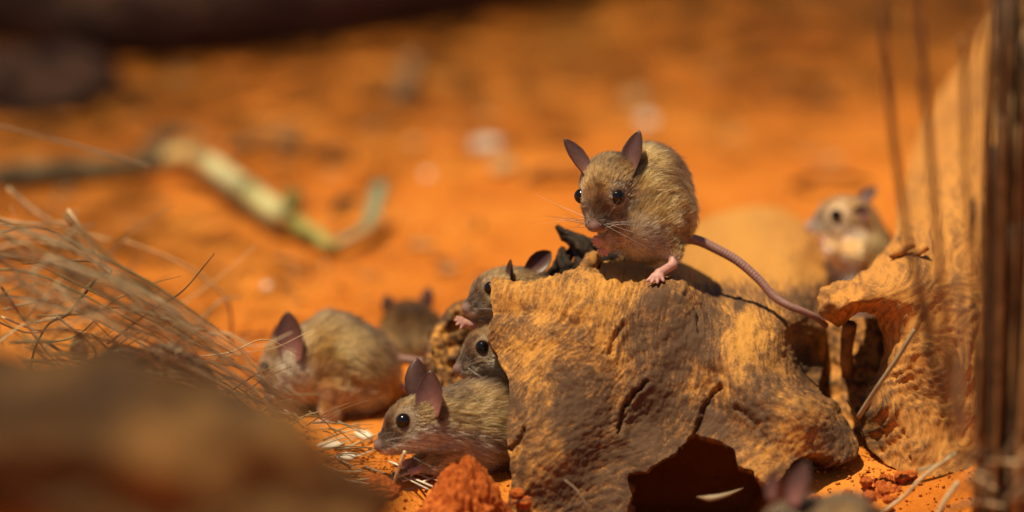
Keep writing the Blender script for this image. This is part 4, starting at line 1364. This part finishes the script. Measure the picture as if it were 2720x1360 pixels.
for i in range(40):                                # mulch at the end of the sheaf
    Y = r_.uniform(-5, 1)
    x = r_.uniform(560, 930); y = 1060 + (x - 560) * 0.30 + r_.uniform(-50, 60)
    ln = r_.uniform(50, 150); a = r_.uniform(-0.6, 0.9)
    P4 = [at(x, y, Y), at(x + ln * 0.5, y + a * ln * 0.5 - 8, Y), at(x + ln, y + a * ln, Y)]
    mt = ['straw', 'oldgrass', 'brownstem', 'olive'][i % 4]
    o = tube('straw', P4, r_.uniform(0.05, 0.12), 0.03, M[mt], n=10, seg=6, flat=0.5)
    tag(o, 'short %s dry straw at the lower tip of the grass heap' % BLADE_WORDS[mt], 'straw', 'short %s straws by the grass heap' % BLADE_WORDS[mt])
o = tube('dry_reed', [at(80, 985, -1), at(95, 920, -0.8), at(130, 860, -0.6), at(180, 835, -0.4), at(225, 780, -0.3), at(262, 735, 0), at(296, 720, 0.2)], 0.05, 0.06, M['darkstem'], n=44, seg=8)
tag(o, 'thin dark kinked stem in focus in front of the dry grass', 'stem')
o = tube('dry_reed', [at(296, 720, 0.2), at(270, 700, 0.3), at(220, 692, 0.3), at(150, 694, 0.5), at(60, 700, 1)], 0.07, 0.05, M['brownstem'], n=30, seg=8)
tag(o, 'brown bent stem curving left from the top of the kinked stem', 'stem')
o = tube('dry_reed', [at(150, 840, -0.6), at(200, 880, -0.4), at(240, 915, -0.3), at(255, 945, -0.2), at(225, 965, -0.2), at(190, 985, -0.3)], 0.06, 0.04, M['oldgrass'], n=30, seg=8)
tag(o, 'thin curled dry stem hooking down from the kinked stem', 'stem')
o = tube('dry_reed', [at(330, 640, 12), at(480, 700, 12), at(580, 770, 12), at(612, 830, 12), at(612, 960, 12)], 0.08, 0.07, M['tanchip'], n=36, seg=8)
tag(o, 'faint brown arching stem over the sand beyond the grass heap', 'stem')
for k, pts in enumerate([[(-20, 330), (120, 365), (270, 405), (400, 445)], [(20, 500), (90, 560), (180, 610), (300, 640)], [(0, 590), (110, 600), (190, 585), (200, 560)], [(180, 570), (200, 640), (196, 760)]]):
    o = tube('dry_straw', [at(x, y, 14) for x, y in pts], (0.10, 0.2, 0.17, 0.17)[k], 0.10, M['oldgrass' if k == 0 else 'straw' if k < 3 else 'olive'], n=20, flat=0.5)
    tag(o, ['faint long straw sloping across the upper left sand', 'pale straw sloping down to the tip of the bent straw', 'pale straw with a thick bent tip at the left', 'olive blade hanging below the bent straw tip'][k], 'grass blade')

# ------------------------------------------------------------------ straws at the front, by the mouse and by the log
def straw(pts, r, mat, label, group=None, seg=7, Y=-3.6):
    o = tube('straw', [at(x, y, Y + dz) for x, y, dz in pts], r, r * 0.8, M[mat], n=24, seg=seg, flat=0.6)
    tag(o, label, 'straw', group)
straw([(1076, 1198, -0.6), (1055, 1255, -0.4), (1042, 1300, -0.2), (1038, 1335, 0)], 0.13, 'straw', 'bright short straw standing up before the chin of the profile mouse')
straw([(1120, 1236, 0), (1070, 1262, -0.1), (1000, 1282, -0.2), (920, 1300, 0)], 0.11, 'straw', 'pale straw lying behind the bright upright straw')
straw([(905, 1280, 0), (1000, 1275, 0.2), (1090, 1275, 0.2), (1120, 1288, 0), (1090, 1300, -0.3), (1010, 1300, -0.3), (920, 1308, 0)], 0.07, 'oldgrass', 'looped dry grass stem under the profile mouse')
straw([(900, 1330, -0.2), (1000, 1312, -0.2), (1100, 1305, 0.2)], 0.06, 'oldgrass', 'thin grey stem below the looped stem')
straw([(1060, 1330, -0.5), (1085, 1310, -0.4), (1110, 1300, -0.3)], 0.06, 'straw', 'tiny pale straw against the big red clod')
straw([(985, 1345, -0.6), (1040, 1330, -0.5), (1090, 1325, -0.5)], 0.08, 'straw', 'short pale straw below the thin grey stem')
straw([(860, 1235, 0.4), (900, 1250, 0.3), (960, 1252, 0.3)], 0.07, 'straw', 'pale straw on the sand left of the looped stem')
straw([(1500, 1275, -3), (1530, 1300, -3.2), (1558, 1340, -3.4), (1580, 1375, -3.4)], 0.07, 'oldgrass', 'grey dry stem leaning across the lower front of the log', Y=-4)
straw([(1360, 1335, -3), (1430, 1325, -3.2), (1500, 1345, -3.4)], 0.06, 'darkstem', 'dark thin stem arching along the bottom of the log', Y=-4)
straw([(2280, 1108, -1.8), (2330, 1030, -2.1), (2385, 950, -2.0), (2430, 875, -1.6)], 0.15, 'oldgrass', 'thick grey stem leaning on the root at the right', Y=-2)
straw([(2250, 1062, 0), (2275, 1110, -0.1), (2296, 1160, -0.2)], 0.06, 'darkstem', 'thin dark stem in the gap between log and root', Y=-0.5)
straw([(2330, 1370, -4), (2400, 1320, -4.2), (2460, 1260, -4.2), (2540, 1205, -4)], 0.16, 'straw', 'pale straw slanting across the lower right corner', Y=-4)
straw([(2480, 1390, -6), (2510, 1330, -6), (2545, 1280, -6)], 0.2, 'straw', 'thick pale straw at the foot of the dark tussock', Y=-4)
straw([(2440, 1250, -4), (2500, 1230, -4), (2530, 1200, -4)], 0.12, 'oldgrass', 'short grey straw at the foot of the root', Y=-4)
r_ = np.random.default_rng(77)
for i in range(26):
    px = r_.uniform(840, 1130); py = r_.uniform(1170, 1300); ln = r_.uniform(30, 110); a = r_.uniform(-0.5, 0.5)
    mt = ('straw', 'chip', 'oldgrass')[i % 3]
    o = tube('straw', [G(px, py, 0.1), G(px + ln * 0.5, py + a * ln * 0.5, 0.25), G(px + ln, py + a * ln, 0.12)], r_.uniform(0.05, 0.11), 0.04, M[mt], n=8, seg=6, flat=0.5)
    tag(o, {'straw': 'pale straw', 'chip': 'whitish straw', 'oldgrass': 'grey straw'}[mt] + ' lying loose on the sand around the nose of the profile mouse', 'straw', {'straw': 'pale', 'chip': 'whitish', 'oldgrass': 'grey'}[mt] + ' straws around the profile mouse')
for i in range(24):
    px, py = (r_.uniform(1090, 1420), r_.uniform(1285, 1352)) if i % 2 else (r_.uniform(2120, 2420), r_.uniform(1235, 1345))
    sz = r_.uniform(0.12, 0.34)
    o = blob_mesh('earth_lump', (0, 0, 0), (sz, sz, sz * 0.8), M['clod'], seg=(20, 12), amp=0.35, freq=2.2, seed=i)
    o.location = ground_pt(px, py, sz * 0.3)
    tag(o, 'little red earth lump on the sand ' + ('near the big clod' if i % 2 else 'in the gap right of the log'), 'clod', 'little earth lumps ' + ('near the big clod' if i % 2 else 'right of the log'))
ft = ribbon('feather', [ground_pt(1850, 1320, 0.1), ground_pt(1885, 1324, 0.3), ground_pt(1930, 1314, 0.4), ground_pt(1975, 1296, 0.3)], 0.15, M['oldgrass'], n=14, prof=(0.2, 1, 0.6, 0.1))
tag(ft, 'small pale feather lying in the dark cavity under the log', 'feather')

# ------------------------------------------------------------------ stems and dark tussock on the right
def stem(pts, r, mat, label, Y):
    o = tube('reed', [at(x, y, Y) for x, y in pts], r, r * 0.8, M[mat], n=40, seg=8, wob=0.2)
    tag(o, label, 'stem')
stem([(2338, -40), (2352, 160), (2372, 360), (2400, 560), (2424, 700), (2462, 820), (2510, 960), (2540, 1130)], 0.16, 'brownstem', 'leftmost tall brown grass stem in front of the root, bent low', -18)
stem([(2436, -40), (2450, 160), (2468, 360), (2484, 560), (2500, 760), (2530, 960), (2560, 1110)], 0.17, 'brownstem', 'second tall brown grass stem from the left in front of the root', -18)
stem([(2424, 700), (2455, 860), (2490, 1000), (2530, 1180)], 0.13, 'darkstem', 'thin dark stem branching off the leftmost tall stem', -17)
stem([(2556, 100), (2560, 300), (2566, 500), (2580, 640), (2590, 760)], 0.14, 'brownstem', 'third tall brown grass stem, beside the dark tussock', -18)
stem([(2596, 60), (2598, 280), (2606, 420), (2604, 600)], 0.12, 'brownstem', 'short brown grass stem nearest the dark tussock', -26)
stem([(2540, 730), (2560, 900), (2548, 1040), (2560, 1160)], 0.14, 'oldgrass', 'grey brown stem crossing low before the root', -22)

ts = empty('grass_tussock', at(2700, 1500, -13) * np.array([1, 1, 0]))
tag(ts, 'tall dark tussock of dry stalks filling the right edge', 'tussock')
c_top = at(2775, -200, -13); c_bot = at(2735, 1650, -13)
tube('core', [c_bot, (c_bot * 0.5 + c_top * 0.5) + np.array([0.15, 0, 0]), c_top], 1.1, 0.45, M['darkstem'], ts, n=60, seg=24, wob=0.4)
r_ = np.random.default_rng(55)
for i in range(240):
    a = r_.uniform(0, 2 * math.pi)
    rr = r_.uniform(0.3, 1.9)
    x0 = 2708 + rr * math.cos(a) * 62; dy = rr * math.sin(a)
    y0 = r_.uniform(1400, 1540); y1 = r_.uniform(-150, 600)
    x1 = x0 + (1360 - y1) * 0.03 + r_.normal() * 26
    if x1 < 2615 and y1 < 500: y1 = r_.uniform(350, 800)
    tube('stalk', [at(x0 - 15, y0, -13 + dy), at((x0 + x1) / 2 + r_.normal() * 12, (y0 + y1) / 2, -13 + dy), at(x1, y1, -13 + dy)], r_.uniform(0.06, 0.19), 0.07,
         M[['darkstem', 'brownstem', 'darkstem', 'brownstem', 'tanstem', 'darkstem'][i % 6]], ts, n=10, seg=6)
for i in range(26):
    x = r_.uniform(2500, 2730); y = r_.uniform(1180, 1360)
    ln = r_.uniform(60, 160); a = r_.uniform(-1.3, 0.3)
    Y = r_.uniform(-24, -15)
    o = ribbon('straw', [at(x, y, Y), at(x + ln * 0.4, y + a * ln * 0.5, Y + 0.5), at(x + ln * 0.7, y + a * ln, Y)], r_.uniform(0.05, 0.12), M[['oldgrass', 'straw', 'brownstem', 'darkstem'][i % 4]], n=10)
    tag(o, 'short dry blade fallen at the foot of the dark tussock', 'straw', 'fallen blades by the dark tussock')

# ------------------------------------------------------------------ unseen canopy above the frame, added to dim the far sand
def shade_canopy():
    s_ = empty('shade_canopy', (-40, 190, 0))
    tag(s_, 'unseen leafy canopy added to dim the far end of the sand', 'shade_canopy')
    r_ = np.random.default_rng(66)
    tube('trunk', [(-40, 190, -3), (-40, 180, 60), (-45, 150, 120), (-50, 90, 165)], 5, 2.4, M['bark'], s_, n=20, seg=12, wob=0.15)
    V, F = [], []
    N_ = 230000
    x = r_.uniform(-210, 90, N_); y = r_.uniform(-60, 150, N_); z = 160 + r_.uniform(-16, 22, N_)
    sx = x - SUN_DIR.x / SUN_DIR.z * z; sy = y - SUN_DIR.y / SUN_DIR.z * z     # where its shade falls
    edge = np.where(sx > 5, 46 + 0.12 * (sx - 5), 46 + 0.5 * (sx - 5))
    dens = 0.95 * np.clip((sy - np.maximum(edge, 22)) / 48, 0, 1)
    dens = np.maximum(dens, 0.40 * sstep(-4, -26, sx) * sstep(12, 30, sy))
    keep = r_.random(N_) < dens
    c = np.stack([x, y, z], 1)[keep]
    m = len(c)
    a = r_.random(m) * 6.3; ln = r_.uniform(0.9, 1.7, m)[:, None]
    d = np.stack([np.cos(a), np.sin(a), r_.normal(size=m) * 0.4], 1); d /= np.linalg.norm(d, axis=1)[:, None]
    sd = np.cross(d, [0, 0, 1.0]) + np.stack([a * 0, a * 0, r_.normal(size=m) * 0.5], 1)
    sd /= np.linalg.norm(sd, axis=1)[:, None]
    V = np.stack([c - d * ln * 0.5, c + sd * ln * 0.36, c + d * ln * 0.5, c - sd * ln * 0.36], 1).reshape(-1, 3)
    F = np.arange(4 * m).reshape(-1, 4)
    lf = mesh_obj('shade_foliage', V, F, M['leaf'], s_)
    lf['kind'] = 'stuff'
shade_canopy()
